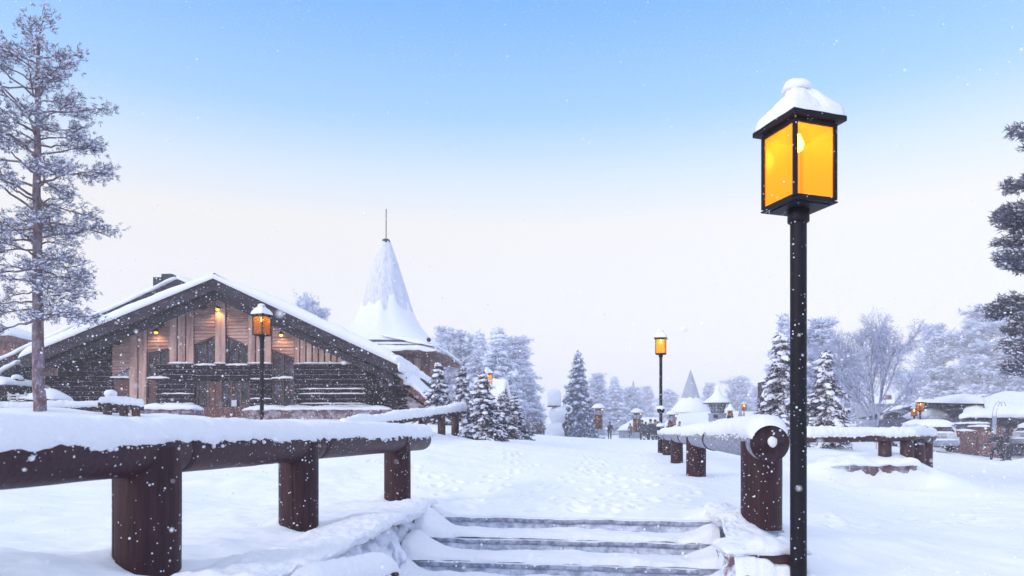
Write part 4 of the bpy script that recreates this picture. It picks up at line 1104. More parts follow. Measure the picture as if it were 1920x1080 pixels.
# roof: front overhang 31.6 to the back
YR = 31.5; YB = 48
rxp = lambda px: X(px, YR); rzp = lambda py: Z(py, YR)
pk = (rxp(400), rzp(523)); el = (rxp(38), rzp(671)); er = (rxp(744), rzp(684))
def slab(p, q, t, y0, y1):
    return [(p[0], p[1]), (q[0], q[1]), (q[0], q[1]-t), (p[0], p[1]-t)]
for nm, e in (('roof', el), ('roof', er)):
    mb = MB(); s_ = slab(pk, e, .30, YR, YB); mb.prism(s_ if e is er else s_[::-1], YR+.12, YB); ro = part(mb, nm, M['soffit'], LG)
    mb = MB(); s_ = slab((pk[0], pk[1]+.02), (e[0], e[1]+.02), .52, YR, YB); mb.prism(s_ if e is er else s_[::-1], YR, YR+.10)
    s2 = slab((pk[0], pk[1]-.50), (e[0]*.97+pk[0]*.03, e[1]-.46), .36, YR, YB); mb.prism(s2 if e is er else s2[::-1], YR+.35, YR+.47)
    o = part(mb, 'bargeboard', M['fascia'], LG); o.parent = ro
    # purlin ends showing under the overhang
    for f_ in (.12, .35, .58, .8):
        mb = MB(); x = pk[0]+(e[0]-pk[0])*f_; z = pk[1]+(e[1]-pk[1])*f_-.62
        mb.tube([(x, YR+.5, z), (x, D+.2, z)], .13, 10); o = part(mb, 'purlin', M['soffit'], LG, True); o.parent = ro
    mb = MB(); th = .52
    def base(u, v, e=e):
        o_ = .0
        return np.stack([pk[0]+(e[0]-pk[0])*u, YR-.06+(YB-YR)*v, pk[1]+.01+(e[1]-pk[1])*u], -1)
    U, V = np.meshgrid(np.linspace(0, 1.012, 140), np.concatenate([np.linspace(0, .012, 7), np.linspace(.016, .1, 12), np.linspace(.13, 1, 24)]), indexing='ij')
    b0 = base(U, V); k = np.clip(1-(U/1.012)**30, 0, 1)**.5*np.clip(1-(1-np.clip(V/.012, 0, 1))**2.2, 0, 1)**.5
    tt = th*((.45+.55*sst(0, .35, U)) if e is er else (.55+.25*sst(0, .3, U)))
    top = b0.copy(); top[..., 2] += tt*k*(1+.10*fbm(b0*.9, 3, 4)+.05*fbm(b0*4, 2, 8)); top[..., 1] -= .05*k
    g = np.concatenate([b0[:, :1], top], 1)
    mb.grid(g, flip=(e is er)); g2 = np.stack([top[-1], b0[-1]], 0); mb.grid(g2, flip=(e is er))
    o = part(mb, 'roof_snow', M['snow'], LG, True); o.parent = ro
# snow tongue sliding off the right eave
mb = MB()
pts = np.array([(rxp(737), YR+.2, rzp(660)), (rxp(748), YR+.2, rzp(664)), (rxp(756), YR+.2, rzp(678)), (rxp(753), YR+.25, rzp(696))])
u = np.linspace(0, 1, 20); c = np.stack([np.interp(u, np.linspace(0, 1, 4), pts[:, q]) for q in range(3)], -1)
for k_, y_ in enumerate(np.linspace(0, 6, 18)):
    blob(mb, (rxp(745)+.04*math.sin(k_*2), YR+.1+y_, rzp(674)), (.19, .4, .22), 2, .12, 1.2, k_)
    blob(mb, (rxp(750)+.04*math.sin(k_*1.3), YR+.1+y_, rzp(686)), (.12, .4, .30), 2, .12, 1.2, k_+30)
part(mb, 'eave_snow', M['snow'], LG, True)
# stepped log brackets and the lean-to on the right
mb = MB()
for i, (a, b_, py) in enumerate(((738, 756, 697), (742, 765, 712), (745, 772, 727))):
    mb.tube([(fx(a)-1.2, D-.3, fz(py)), (fx(b_), D-.3, fz(py))], .13, 10)
part(mb, 'bracket_logs', M['darklog'], LG, True)
mb = MB()
for i, (a, b_, py) in enumerate(((744, 757, 695), (754, 767, 709), (762, 773, 724))):
    blob(mb, (fx((a+b_)/2), D-.3, fz(py)+.14), (.26, .3, .14), 2, .15, 1, i)
part(mb, 'bracket_snow', M['snow'], LG, True)
mb = MB(); log_wall(mb, fx(700), fx(784), fz(790), fz(690), D+.5, top=lambda x: fz(700+(x*F/D+960-742)*.85 if x > fx(742) else 690)); part(mb, 'wing_wall', M['darklog'], LG, True)
lt0 = (X(752, 33), Z(700, 33)); lt1 = (X(800, 33), Z(742, 33))
mb = MB(); mb.prism(slab((lt0[0], lt0[1]-.12), (lt1[0], lt1[1]-.12), .38, 0, 0), D-.4, D+6); lo_ = part(mb, 'lean_to_roof', M['redwood'], LG)
mb = MB(); cap(mb, quadbase((lt0[0]-.1, D-.5, lt0[1]-.14), (lt1[0]+.1, D-.5, lt1[1]-.14), (lt1[0]+.1, D+6, lt1[1]-.14), (lt0[0]-.1, D+6, lt0[1]-.14)), .42, 60, 50, 2, 1.2, .3, 8, .05)
o = part(mb, 'lean_to_snow', M['snow'], LG, True); o.parent = lo_
mb = MB(); mb.prism([(X(765, 33), Z(742, 33)), (X(796, 33), Z(762, 33)), (X(796, 33), Z(792, 33)), (X(765, 33), Z(792, 33))], D-.2, D+5); part(mb, 'wing_footing', M['stone'], LG)
# left side: small porch roof, pale panel
mb = MB(); mb.prism([(fx(64), fz(688)), (fx(38), fz(703)), (fx(38), fz(712)), (fx(64), fz(698))][::-1], D-1.2, D+1); po = part(mb, 'porch_roof', M['fascia'], LG)
mb = MB(); cap(mb, quadbase((fx(36), D-1.3, fz(702)), (fx(66), D-1.3, fz(686)), (fx(66), D+1, fz(686)), (fx(36), D+1, fz(702))), .3, 30, 30, 2, 1.2, .3, 6, .1); o = part(mb, 'porch_snow', M['snow'], LG, True); o.parent = po
mb = MB(); mb.bx(fx(88), fx(111), D-.12, D-.07, fz(705), fz(691)); part(mb, 'wall_board', M['wood'], LG)
# wall lamps
for px, py in ((413, 581), (298.5, 624), (531, 629)):
    x, z = fx(px), fz(py); yb = D-.30
    mb = MB(); mb.lathe([(.10, z+.00), (.13, z+.01), (.10, z+.10), (.05, z+.16)], (x, yb, 0), 14); mb.bx(x-.02, x+.02, yb, D-.08, z+.10, z+.13); wl = part(mb, 'wall_lamp', M['metal'], LG)
    mb = MB(); blob(mb, (x, yb, z-.03), (.085, .085, .06), 2, 0, 1, 1); o = part(mb, 'lamp_globe', M['walllamp'], LG, True); o.parent = wl
    l = bpy.data.lights.new('lamp_glow', 'SPOT'); l.energy = 30 if px == 413 else 16; l.color = (1, .52, .14); l.shadow_soft_size = .06; l.spot_size = R(125); l.spot_blend = .7
    q = link('lamp_glow', l, LG); q.location = Vector((x, yb-.12, z-.12))-Vector(LG.location); q.rotation_euler = (R(28), 0, 0)
# rear wing with its own ridge, further back and to the left
D2 = 42.0
g_ = lambda px, py: (X(px, D2), Z(py, D2))
RW = thing('rear_wing', 'farther lodge wing whose snowy roof slopes down behind the tall pine', 'lodge', (X(150, D2), D2, Z(790, D2)))
pk2, el2, er2 = g_(333, 523), g_(-60, 704), g_(420, 562)
for e, fl in ((el2, False), (er2, True)):
    mb = MB(); s_ = slab(pk2, e, .4, 0, 0); mb.prism(s_ if fl else s_[::-1], D2+.1, D2+12); ro = part(mb, 'roof', M['soffit'], RW)
    mb = MB(); s_ = slab(pk2, e, .55, 0, 0); mb.prism(s_ if fl else s_[::-1], D2, D2+.1); s_ = slab((pk2[0], pk2[1]-.56), (e[0], e[1]-.56), .35, 0, 0); mb.prism(s_ if fl else s_[::-1], D2+.15, D2+.25)
    o = part(mb, 'bargeboard', M['fascia'], RW); o.parent = ro
    mb = MB(); cap(mb, quadbase((e[0], D2-.1, e[1]+.02), (pk2[0], D2-.1, pk2[1]+.02), (pk2[0], D2+12, pk2[1]+.02), (e[0], D2+12, e[1]+.02)) if not fl else quadbase((pk2[0], D2-.1, pk2[1]+.02), (e[0], D2-.1, e[1]+.02), (e[0], D2+12, e[1]+.02), (pk2[0], D2+12, pk2[1]+.02)), .42, 80, 60, 5, .8, .2, 14)
    o = part(mb, 'roof_snow', M['snow'], RW, True); o.parent = ro
mb = MB(); mb.prism([g_(-100, 790), g_(400, 790), g_(400, 580), g_(333, 545), g_(-60, 725), g_(-100, 735)], D2+.6, D2+11.5); part(mb, 'wall', M['redwood'], RW)
mb = MB(); log_wall(mb, X(-100, D2), X(90, D2), Z(790, D2), Z(746, D2), D2+.5); part(mb, 'log_wall', M['darklog'], RW, True)
cx, cz_ = g_(312, 520); mb = MB(); cz_ = Z(514, D2+4)-.2; cx = X(311, D2+4); mb.bx(cx-.3, cx+.4, D2+4, D2+5, cz_-1.2, cz_+.22); mb.bx(cx-.8, cx-.25, D2+3.9, D2+5.1, cz_-.9, cz_-.02); chm = part(mb, 'chimney', M['fascia'], RW)
mb = MB(); blob(mb, (cx+.05, D2+4.5, cz_+.24), (.40, .6, .07), 2, .1, 1, 2); o = part(mb, 'chimney_snow', M['snow'], RW, True); o.parent = chm
# low cabin at the far left edge
CB = thing('low_cabin', 'low cabin with a thick snow cap at the far left edge behind the pine', 'cabin', (X(10, 36), 36, Z(785, 36)))
mb = MB(); log_wall(mb, X(-90, 30), X(19, 30), Z(782, 30), Z(722, 30), 30); mb.bx(X(-90, 30), X(18.5, 30), 30, 32, Z(782, 30), Z(722, 30)); part(mb, 'wall', M['darklog'], CB)
mb = MB(); cap(mb, quadbase((X(-95, 30), 29.6, Z(721, 30)), (X(20, 30), 29.6, Z(721, 30)), (X(20, 30), 32.4, Z(719, 30)), (X(-95, 30), 32.4, Z(719, 30))), .36, 60, 20, 2, 1.2, .2, 6, .15); part(mb, 'roof_snow', M['snow'], CB, True)
mb = MB(); mb.bx(X(8, 30), X(19, 30), 30.4, 30.9, Z(722, 30), Z(709, 30)); vb = part(mb, 'vent_box', M['fascia'], CB)
mb = MB(); blob(mb, (X(13.5, 30), 30.6, Z(706, 30)), (.2, .3, .14), 2, .1, 1, 2); o = part(mb, 'vent_snow', M['snow'], CB, True); o.parent = vb
# red eave at far left
FR = thing('far_roof', 'sliver of a red brown roof edge with snow at the left edge of the picture', 'roof', (X(-30, 55), 55, Z(790, 55)))
mb = MB(); mb.bx(X(-150, 55), X(14, 55), 55, 62, Z(637, 55), Z(628, 55)); mb.bx(X(-150, 55), X(5, 55), 56, 61, Z(800, 55), Z(637, 55)); part(mb, 'wall', M['redwood'], FR)
mb = MB(); cap(mb, quadbase((X(-150, 55), 54.8, Z(628, 55)), (X(18, 55), 54.8, Z(628, 55)), (X(18, 55), 62, Z(628, 55)), (X(-150, 55), 62, Z(628, 55))), .9, 40, 40, 2, .5, .2, 5); part(mb, 'roof_snow', M['snow'], FR, True)

# low wall, railing with posts, bench and planter in front of the lodge
D3 = 24.0
WL = thing('stone_wall', 'low stone wall capped with snow in front of the pale lodge panel', 'wall', (X(280, D3), D3, Z(786, D3)))
mb = MB(); u, v = np.meshgrid(np.linspace(0, 1, 90), np.linspace(0, 1, 14), indexing='ij')
x0, x1, za, zb = X(262, D3), X(362, D3), Z(792, D3), Z(767, D3)
g = np.stack([x0+(x1-x0)*u, D3+0*u, za+(zb-za)*v], -1); g[..., 1] -= .04*np.abs(fbm(g*5, 3, 3)); mb.grid(g)
mb.add([(x1, D3, za), (x1, D3+.8, za), (x1, D3+.8, zb), (x1, D3, zb)], quads=[[0, 1, 2, 3]]); part(mb, 'wall_face', M['stone'], WL)
mb = MB(); cap(mb, quadbase((x0, D3-.1, zb), (x1+.03, D3-.1, zb), (x1+.03, D3+.8, zb), (x0, D3+.8, zb)), .16, 70, 20, 3, 2, .5, 5, .1); part(mb, 'wall_snow', M['snow'], WL, True)
def small_rail(name, label, a, b_, r, posts, th, seed, zb_, pr=.11, m_='logfar', clump=.02):
    a, b_ = np.array(a), np.array(b_)
    t = thing(name, label, 'railing', ((a[0]+b_[0])/2, (a[1]+b_[1])/2, min(a[2], b_[2])-.5))
    mb = MB(); log_tube(mb, a, b_, r, 14, 20, .02, seed); part(mb, 'log', M[m_], t, True)
    for f_ in posts:
        c = a+(b_-a)*f_; mb = MB(); zg = hz(c[0], c[1]); mb.tube([(c[0], c[1], min(zg-.2, c[2]-.3)), (c[0], c[1], c[2]-r*.3)], pr, 12); part(mb, 'post', M[m_], t, True)
    mb = MB(); log_snow(mb, a, b_, r*1.02, th, seed=seed, nl=160, lo=.3, cr=clump); part(mb, 'snow_cap', M['snow'], t, True); return t
small_rail('log_railing', 'long low dark railing passing behind the pine trunk, its log weighed with snow', P(-40, 767, 20), P(232, 764, 21.5), .085, (.12, .66, .8, .93), .12, 41, 0)
small_rail('log_railing', 'short railing log tilted down to the right, in front of the low stone wall', P(184, 756, 19), P(270, 764, 19.5), .10, (.2, .55, .82), .12, 43, 0)
small_rail('log_railing', 'small railing climbing rightwards to the young firs, beyond the near railing end', P(640, 802, 14.5), P(872, 771, 18.5), .085, (.42, .60, .77, .90), .13, 45, 0, pr=.10)
# snow covered picnic bench
BN = thing('picnic_bench', 'picnic bench buried in snow beside the pine trunk', 'bench', (X(70, 24), 24, Z(768, 24)))
mb = MB()
for i in range(4): mb.bx(X(28, 24), X(62, 24), 23.6+.03*i, 23.62+.03*i, Z(742+i*5, 24)-.025, Z(742+i*5, 24)+.025)
for px in (30, 45, 60): mb.bx(X(px, 24)-.03, X(px, 24)+.03, 23.66, 23.74, Z(772, 24), Z(738, 24))
part(mb, 'backrest', M['steel'], BN)
mb = MB(); mb.bx(X(50, 24), X(106, 24), 23.8, 24.6, Z(752, 24), Z(748, 24)); part(mb, 'table_top', M['fascia'], BN)
for px in (56, 100):
    mb = MB(); mb.bx(X(px, 24)-.05, X(px, 24)+.05, 23.9, 24.5, Z(775, 24), Z(752, 24)); part(mb, 'leg', M['fascia'], BN)
mb = MB(); cap(mb, quadbase((X(46, 24), 23.7, Z(748, 24)), (X(110, 24), 23.7, Z(748, 24)), (X(110, 24), 24.7, Z(748, 24)), (X(46, 24), 24.7, Z(748, 24))), .34, 60, 24, 3, 1.5, .2, 2.2, .1); part(mb, 'snow_cap', M['snow'], BN, True)
SP = thing('litter_bin', 'dark post with a round ball of snow on top in front of the lodge', 'bin', (X(208, 22), 22, Z(772, 22)))
mb = MB(); mb.lathe([(.11, Z(775, 22)), (.12, Z(744, 22)), (.15, Z(743, 22)), (.15, Z(741, 22))], (X(208, 22), 22, 0), 14); part(mb, 'body', M['metal'], SP, True)
mb = MB(); blob(mb, (X(208, 22), 22, Z(738, 22)), (.19, .19, .13), 3, .1, 1.3, 3); part(mb, 'snow_cap', M['snow'], SP, True)

# ------------------------------------------------------------------ cone tower
D = 54.0
TX = X(724, D)
CT = thing('cone_tower', 'round timber hall under a tall snow covered witch hat roof with a thin spire', 'tower', (TX, D, Z(790, D)))
pts_ = [(860, 655), (790, 641), (772, 610), (757, 560), (745, 510), (733, 462)]
prof = [(r_*D/F, Z(y_, D)) for r_, y_ in ((104, 650), (88, 640), (75, 629), (65, 616), (56, 600), (48.5, 580), (41, 555), (32, 525), (23, 495), (14, 470), (8, 454), (3, 449))]
pr = np.array(prof); tt = np.linspace(0, len(pr)-1, 50); pr2 = np.stack([np.interp(tt, np.arange(len(pr)), pr[:, 0]), np.interp(tt, np.arange(len(pr)), pr[:, 1])], -1)
ang = np.linspace(0, 2*math.pi, 65)
def cone_grid(c, pr2, amp, seed, facets=0):
    g = []
    for r_, z in pr2:
        k = 1.0
        if facets: a = (ang % (2*math.pi/facets))-math.pi/facets; k = math.cos(math.pi/facets)/np.cos(a)
        n = amp*fbm(np.stack([np.cos(ang)*3, np.sin(ang)*3, ang*0+z*.35], -1), 3, seed)
        g.append(np.stack([c[0]+np.cos(ang)*(r_*k+n), c[1]+np.sin(ang)*(r_*k+n), np.full_like(ang, z)], -1))
    return np.array(g)
mb = MB(); mb.grid(cone_grid((TX, D), pr2[pr2[:, 1] >= Z(612, D)], .05, 3, 12), flip=True); part(mb, 'cone_roof', M['coneroof'], CT, True)
mb = MB(); mb.lathe([(.28, Z(462, D)), (.34, Z(456, D)), (.30, Z(450, D)), (.1, Z(447, D))], (TX, D, 0), 16); mb.tube([(TX, D, Z(452, D)), (TX, D, Z(392, D))], .035, 8); part(mb, 'spire', M['fascia'], CT, True)
mb = MB(); q_ = np.stack([np.interp(np.linspace(0, 1, 60), np.linspace(0, 1, len(pr2)), pr2[:, k]) for k in (0, 1)], -1); q_ = q_[q_[:, 1] <= Z(545, D)]; q_[:, 0] += .18*np.clip((Z(545, D)-q_[:, 1])/2.2, 0, 1)-.11
mb.grid(cone_grid((TX, D), q_, .10, 7, 12), flip=True); part(mb, 'cone_snow', M['snow_far'], CT, True)
# lights tracing two ridges of the cone
mb = MB()
for (a, b_) in (((676, 580), (667, 607)), ((746, 560), (752, 575)), ((773, 590), (784, 612))):
    for k in range(9):
        f_ = k/8; px, py = a[0]+(b_[0]-a[0])*f_, a[1]+(b_[1]-a[1])*f_
        mb.inst(OCT[0], OCT[1], np.eye(3)[None]*.035, [(X(px, D)*.985, D-1.1-abs(px-724)*-.0, Z(py, D))])
part(mb, 'ridge_lights', M['string'], CT)['kind'] = 'stuff'
# eave roofs: two tiers over the walls
ex0, ex1 = X(636, 50), X(812, 50)
def eave(y, a, b_, zz, d, th, tilt):
    mb = MB(); mb.bx(X(a, y), X(b_, y), y, y+d, zz-.16, zz); r_ = part(mb, 'eave', M['redwood'], CT)
    mb = MB(); cap(mb, quadbase((X(a, y), y-.1, zz), (X(b_, y)+.05, y-.1, zz), (X(b_, y)+.05, y+d, zz+tilt), (X(a, y), y+d, zz+tilt)), th, 60, 30, 3, .9, .2, 8); o = part(mb, 'eave_snow', M['snow_far'], CT, True); o.parent = r_
eave(49.5, 640, 812, Z(645, 49.5), 6, .2, .3)
eave(48.2, 650, 816, Z(656, 48.2), 8, .42, .3)
# receding right eave
mb = MB()
a0 = P(812, 648, 48.2); a1 = P(860, 682, 60)
mb.add([a0, a1, a1+[0, 0, -.35], a0+[0, 0, -.35], a0+[-4, 1.5, -.1], a1+[-5, 0, -.1]], quads=[[0, 3, 2, 1], [3, 4, 5, 2], [0, 1, 5, 4]]); part(mb, 'side_eave', M['redwood'], CT)
mb = MB(); cap(mb, quadbase(a0+[.05, -.1, .0], a1+[.3, 0, 0], a1+[-5, 0, 1.2], a0+[-4, 2, 1.0]), .40, 60, 30, 5, .9, .2, 8); part(mb, 'side_eave_snow', M['snow_far'], CT, True)
mb = MB(); blob(mb, P(804, 637, 48.2), (.16, .3, .16), 2, .1, 1, 2); part(mb, 'floodlight', M['metal'], CT, True)
mb = MB(); mb.bx(X(650, 50), X(806, 50), 50, 60, Z(800, 50), Z(656, 50)); part(mb, 'wall', M['redwood'], CT)
mb = MB(); mb.bx(X(746, 49.9), X(773, 49.9), 49.9, 49.98, Z(704, 49.9), Z(673, 49.9)); w_ = part(mb, 'window', M['window_pale'], CT)
mb = MB()
for px in (746, 755, 764, 773): mb.bx(X(px, 49.8)-.04, X(px, 49.8)+.04, 49.8, 49.9, Z(704, 49.8), Z(673, 49.8))
mb.bx(X(744, 49.8), X(775, 49.8), 49.78, 49.9, Z(706, 49.8), Z(703, 49.8)); mb.bx(X(744, 49.8), X(775, 49.8), 49.78, 49.9, Z(674, 49.8), Z(671, 49.8)); o = part(mb, 'window_frame', M['frame'], CT); o.parent = w_
mb = MB(); mb.bx(X(776, 49.85), X(788, 49.85), 49.85, 49.98, Z(704, 49.8), Z(671, 49.8)); part(mb, 'pale_pillar', M['wood'], CT)
mb = MB(); mb.bx(X(640, 49.4), X(800, 49.4), 49.4, 50, Z(800, 49.4), Z(706, 49.4)); part(mb, 'stone_base', M['stone'], CT)
# small gabled hut behind the firs
D = 34.0
HU = thing('gabled_hut', 'small hut with white snowy roof and red brown gable behind the lit firs', 'hut', (X(935, D), D, Z(820, D)))
ridge = Z(715, D); 
a, b_, c, d = P(900, 715, D+3), P(948, 715, D-.6), P(936, 770, D-1.2), P(885, 772, D+2.6)
mb = MB(); cap(mb, quadbase(d, c, b_, a), .20, 40, 30, 3, 1.3, .2, 8); part(mb, 'roof_snow', M['snow'], HU, True)
e_ = P(960, 770, D+.2)
mb = MB(); mb.add([b_+[0, 0, -.05], c+[0, 0, -.05], e_, c+[0, 0, -1.5], e_+[0, 0, -1.5], d+[0, 0, -.1], d+[0, 0, -1.5]], tris=[[0, 1, 2]], quads=[[1, 3, 4, 2], [5, 6, 3, 1]]); part(mb, 'wall', M['redwood'], HU)
mb = MB(); mb.tube([b_+[0, -.05, .05], e_+[0, -.05, .05]], .10, 8); mb.tube([b_+[0, -.05, .05], c+[0, -.05, .02]], .08, 8); part(mb, 'verge_snow', M['snow'], HU, True)

# ------------------------------------------------------------------ lantern pillars
def pillar_proto(px, d, label):
    x = X(px, d); g = Z(821, d); t = thing('lantern_pillar', label, 'lantern pillar', (x, d, g), 0, 'lantern pillars lining the square')
    mb = MB(); mb.lathe([(.62, -.1), (.58, .3), (.46, .72), (.46, .78)], n=10); o = mb.obj('base', M['gstone'], t)
    mb = MB(); blob(mb, (0, 0, .12), (.8, .8, .16), 2, .1, 1, 1); mb.obj('base_snow', M['snow'], t, True)
    mb = MB(); mb.lathe([(.30, .78), (.30, 2.05)], n=8); mb.obj('core', M['soffit'], t)
    mb = MB()
    for k in range(10):
        a = k*2*math.pi/10; mb.tube([(.34*math.cos(a), .34*math.sin(a), .78), (.35*math.cos(a), .35*math.sin(a), 2.1)], .035, 6)
    for z in (.8, 1.2, 1.65, 2.08): mb.lathe([(.37, z-.03), (.385, z-.03), (.385, z+.03), (.37, z+.03)], n=16)
    mb.obj('lattice', M['frame'], t)
    rng = np.random.RandomState(3); n = 90; a = rng.rand(n)*6.283; z = .8+rng.rand(n)*1.3
    mb = MB(); mb.inst(OCT[0], OCT[1], np.eye(3)[None]*(.018+.016*rng.rand(n))[:, None, None], np.stack([.40*np.cos(a), .40*np.sin(a), z], -1)); o = mb.obj('fairy_lights', M['string'], t); o['kind'] = 'stuff'
    mb = MB(); mb.lathe([(.40, 2.10), (.44, 2.12), (.46, 2.42), (.42, 2.45)], n=12); mb.obj('lantern_cage', M['grey'], t)
    mb = MB()
    for k in range(8):
        a = k*math.pi/4+.2; mb.box((.44*math.cos(a), .44*math.sin(a), 2.27), (.05, .05, .26))
    mb.obj('cage_window', M['frame'], t)
    mb = MB(); mb.lathe([(.30, 2.45), (.28, 2.62)], n=12); mb.obj('neck', M['frame'], t)
    mb = MB(); blob(mb, (.30, -.22, 2.53), (.05, .05, .06), 1); mb.obj('bulb', M['walllamp'], t)
    mb = MB(); mb.lathe([(.58, 2.60), (.60, 2.63), (.25, 2.86), (.04, 3.0)], n=18); mb.obj('roof', M['fascia'], t)
    mb = MB(); mb.lathe([(.58, 2.635), (.63, 2.67), (.60, 2.77), (.40, 2.95), (.18, 3.05), (.02, 3.08)], n=22); mb.obj('roof_snow', M['snow'], t, True)
    return t
p0 = pillar_proto(1122, 62, 'snow hatted lantern pillar full of fairy lights, nearest the snowman')
dup(p0, (X(1194, 66), 66, Z(826, 66)), .3, 'middle lantern pillar, partly behind the group of people')
dup(p0, (X(1260, 68), 68, Z(828, 68)), .7, 'lantern pillar just right of the far end lamp pole, its foot hidden by the railing')

# ------------------------------------------------------------------ snowman
D = 66.0
x = X(1048, D); g = Z(823, D); px_ = D/F
SM = thing('snowman', 'huge snowman with tall snow hat and two coal buttons, left of the dark fir', 'snowman', (x, D, g))
mb = MB()
blob(mb, (0, 0, 22*px_*.55), (26*px_, 24*px_, 17*px_), 3, .05, 1, 3)
blob(mb, (0, 0, 16*px_), (24*px_, 24*px_, 18*px_), 3, .05, 1, 3)
blob(mb, (-.05, 0, 45*px_), (18.5*px_, 18.5*px_, 17.5*px_), 3, .03, 1, 5)
mb.obj('body', M['snow_far'], SM, True)
mb = MB(); mb.lathe([(12.5*px_, 61*px_), (13*px_, 70*px_), (13*px_, 84*px_), (11*px_, 90*px_), (5*px_, 94*px_), (.05, 95*px_)], (-.45, 0, 0), 24); mb.obj('hat', M['snow_far'], SM, True)
mb = MB(); mb.lathe([(12.6*px_, 60*px_), (12.9*px_, 60*px_), (12.9*px_, 62*px_), (12.6*px_, 62*px_)], (-.45, 0, 0), 24)
mb.obj('hat_band', M['redwood'], SM, True)
for zz in (40, 46):
    mb = MB(); blob(mb, (12.5*px_, -13*px_, zz*px_), (.09, .09, .10), 2, 0); mb.obj('button', M['metal'], SM, True)
mb = MB(); mb.tube([(17*px_+.35*math.cos(a), -2*px_, 61*px_+.35*math.sin(a)-.3) for a in np.linspace(0, 6.28, 14)], .12, 6); mb.obj('ear_muff', M['snow_far'], SM, True)

# ------------------------------------------------------------------ people
def skin_mesh(joints, edges, rad, name, sub=1):
    me = bpy.data.meshes.new(name+'_skel'); me.from_pydata([tuple(j) for j in joints], edges, []); me.update()
    o = bpy.data.objects.new(name+'_skel', me); SC.collection.objects.link(o)
    o.modifiers.new('s', 'SKIN'); 
    if sub: o.modifiers.new('u', 'SUBSURF').levels = sub
    sv = me.skin_vertices[0].data
    for i, r_ in enumerate(rad): sv[i].radius = (r_, r_) if np.isscalar(r_) else r_; sv[i].use_root = (i == 0)
    dg = bpy.context.evaluated_depsgraph_get(); dg.update(); m2 = bpy.data.meshes.new_from_object(o.evaluated_get(dg)); m2.name = name
    for p in m2.polygons: p.use_smooth = True
    bpy.data.objects.remove(o); bpy.data.meshes.remove(me); m2.materials.clear(); return m2
def cloth_mat(name, jacket, trousers, skin=(.45, .26, .20), zt=.86, zn=1.50):
    m, nt, b, L = mat(name); s = N(nt, 'ShaderNodeSeparateXYZ'); L.new(coords(nt), s.inputs[0]); col = None
    n_ = N(nt, 'ShaderNodeTexNoise', Scale=7.0, Detail=4.0); L.new(coords(nt), n_.inputs['Vector'])
    ms = []
    for z in (zt, zn):
        c = N(nt, 'ShaderNodeMath', operation='GREATER_THAN'); c.inputs[1].default_value = z; L.new(s.outputs['Z'], c.inputs[0]); ms.append(c.outputs[0])
    a = N(nt, 'ShaderNodeMix', data_type='RGBA'); L.new(ms[0], a.inputs[0]); a.inputs[6].default_value = trousers+(1,); a.inputs[7].default_value = jacket+(1,)
    c = N(nt, 'ShaderNodeMix', data_type='RGBA'); L.new(ms[1], c.inputs[0]); L.new(a.outputs[2], c.inputs[6]); c.inputs[7].default_value = skin+(1,)
    r = N(nt, 'ShaderNodeMapRange'); r.inputs[1].default_value = .62; r.inputs[2].default_value = .68; L.new(n_.outputs[0], r.inputs[0])
    d = N(nt, 'ShaderNodeMix', data_type='RGBA'); L.new(r.outputs[0], d.inputs[0]); L.new(c.outputs[2], d.inputs[6]); d.inputs[7].default_value = (.5, .55, .68, 1)
    L.new(d.outputs[2], b.inputs['Base Color']); b.inputs['Roughness'].default_value = .85; return m
M['coat_dark'] = cloth_mat('dark_winter_clothes', (.030, .032, .055), (.018, .018, .030))
M['coat_navy'] = cloth_mat('navy_winter_clothes', (.035, .045, .090), (.022, .022, .035))
M['coat_brown'] = cloth_mat('brown_winter_clothes', (.16, .10, .095), (.05, .045, .06))
M['coat_grey'] = cloth_mat('grey_winter_clothes', (.10, .11, .16), (.03, .03, .045))
M['knit'] = simple('knit_hat', (.028, .026, .04), .95, (.05, .045, .07), 20, None, .4, .01)
M['bag'] = simple('black_bag_fabric', (.018, .018, .026), .7, (.035, .036, .05), 10, None, .3, .01, frost=.12)
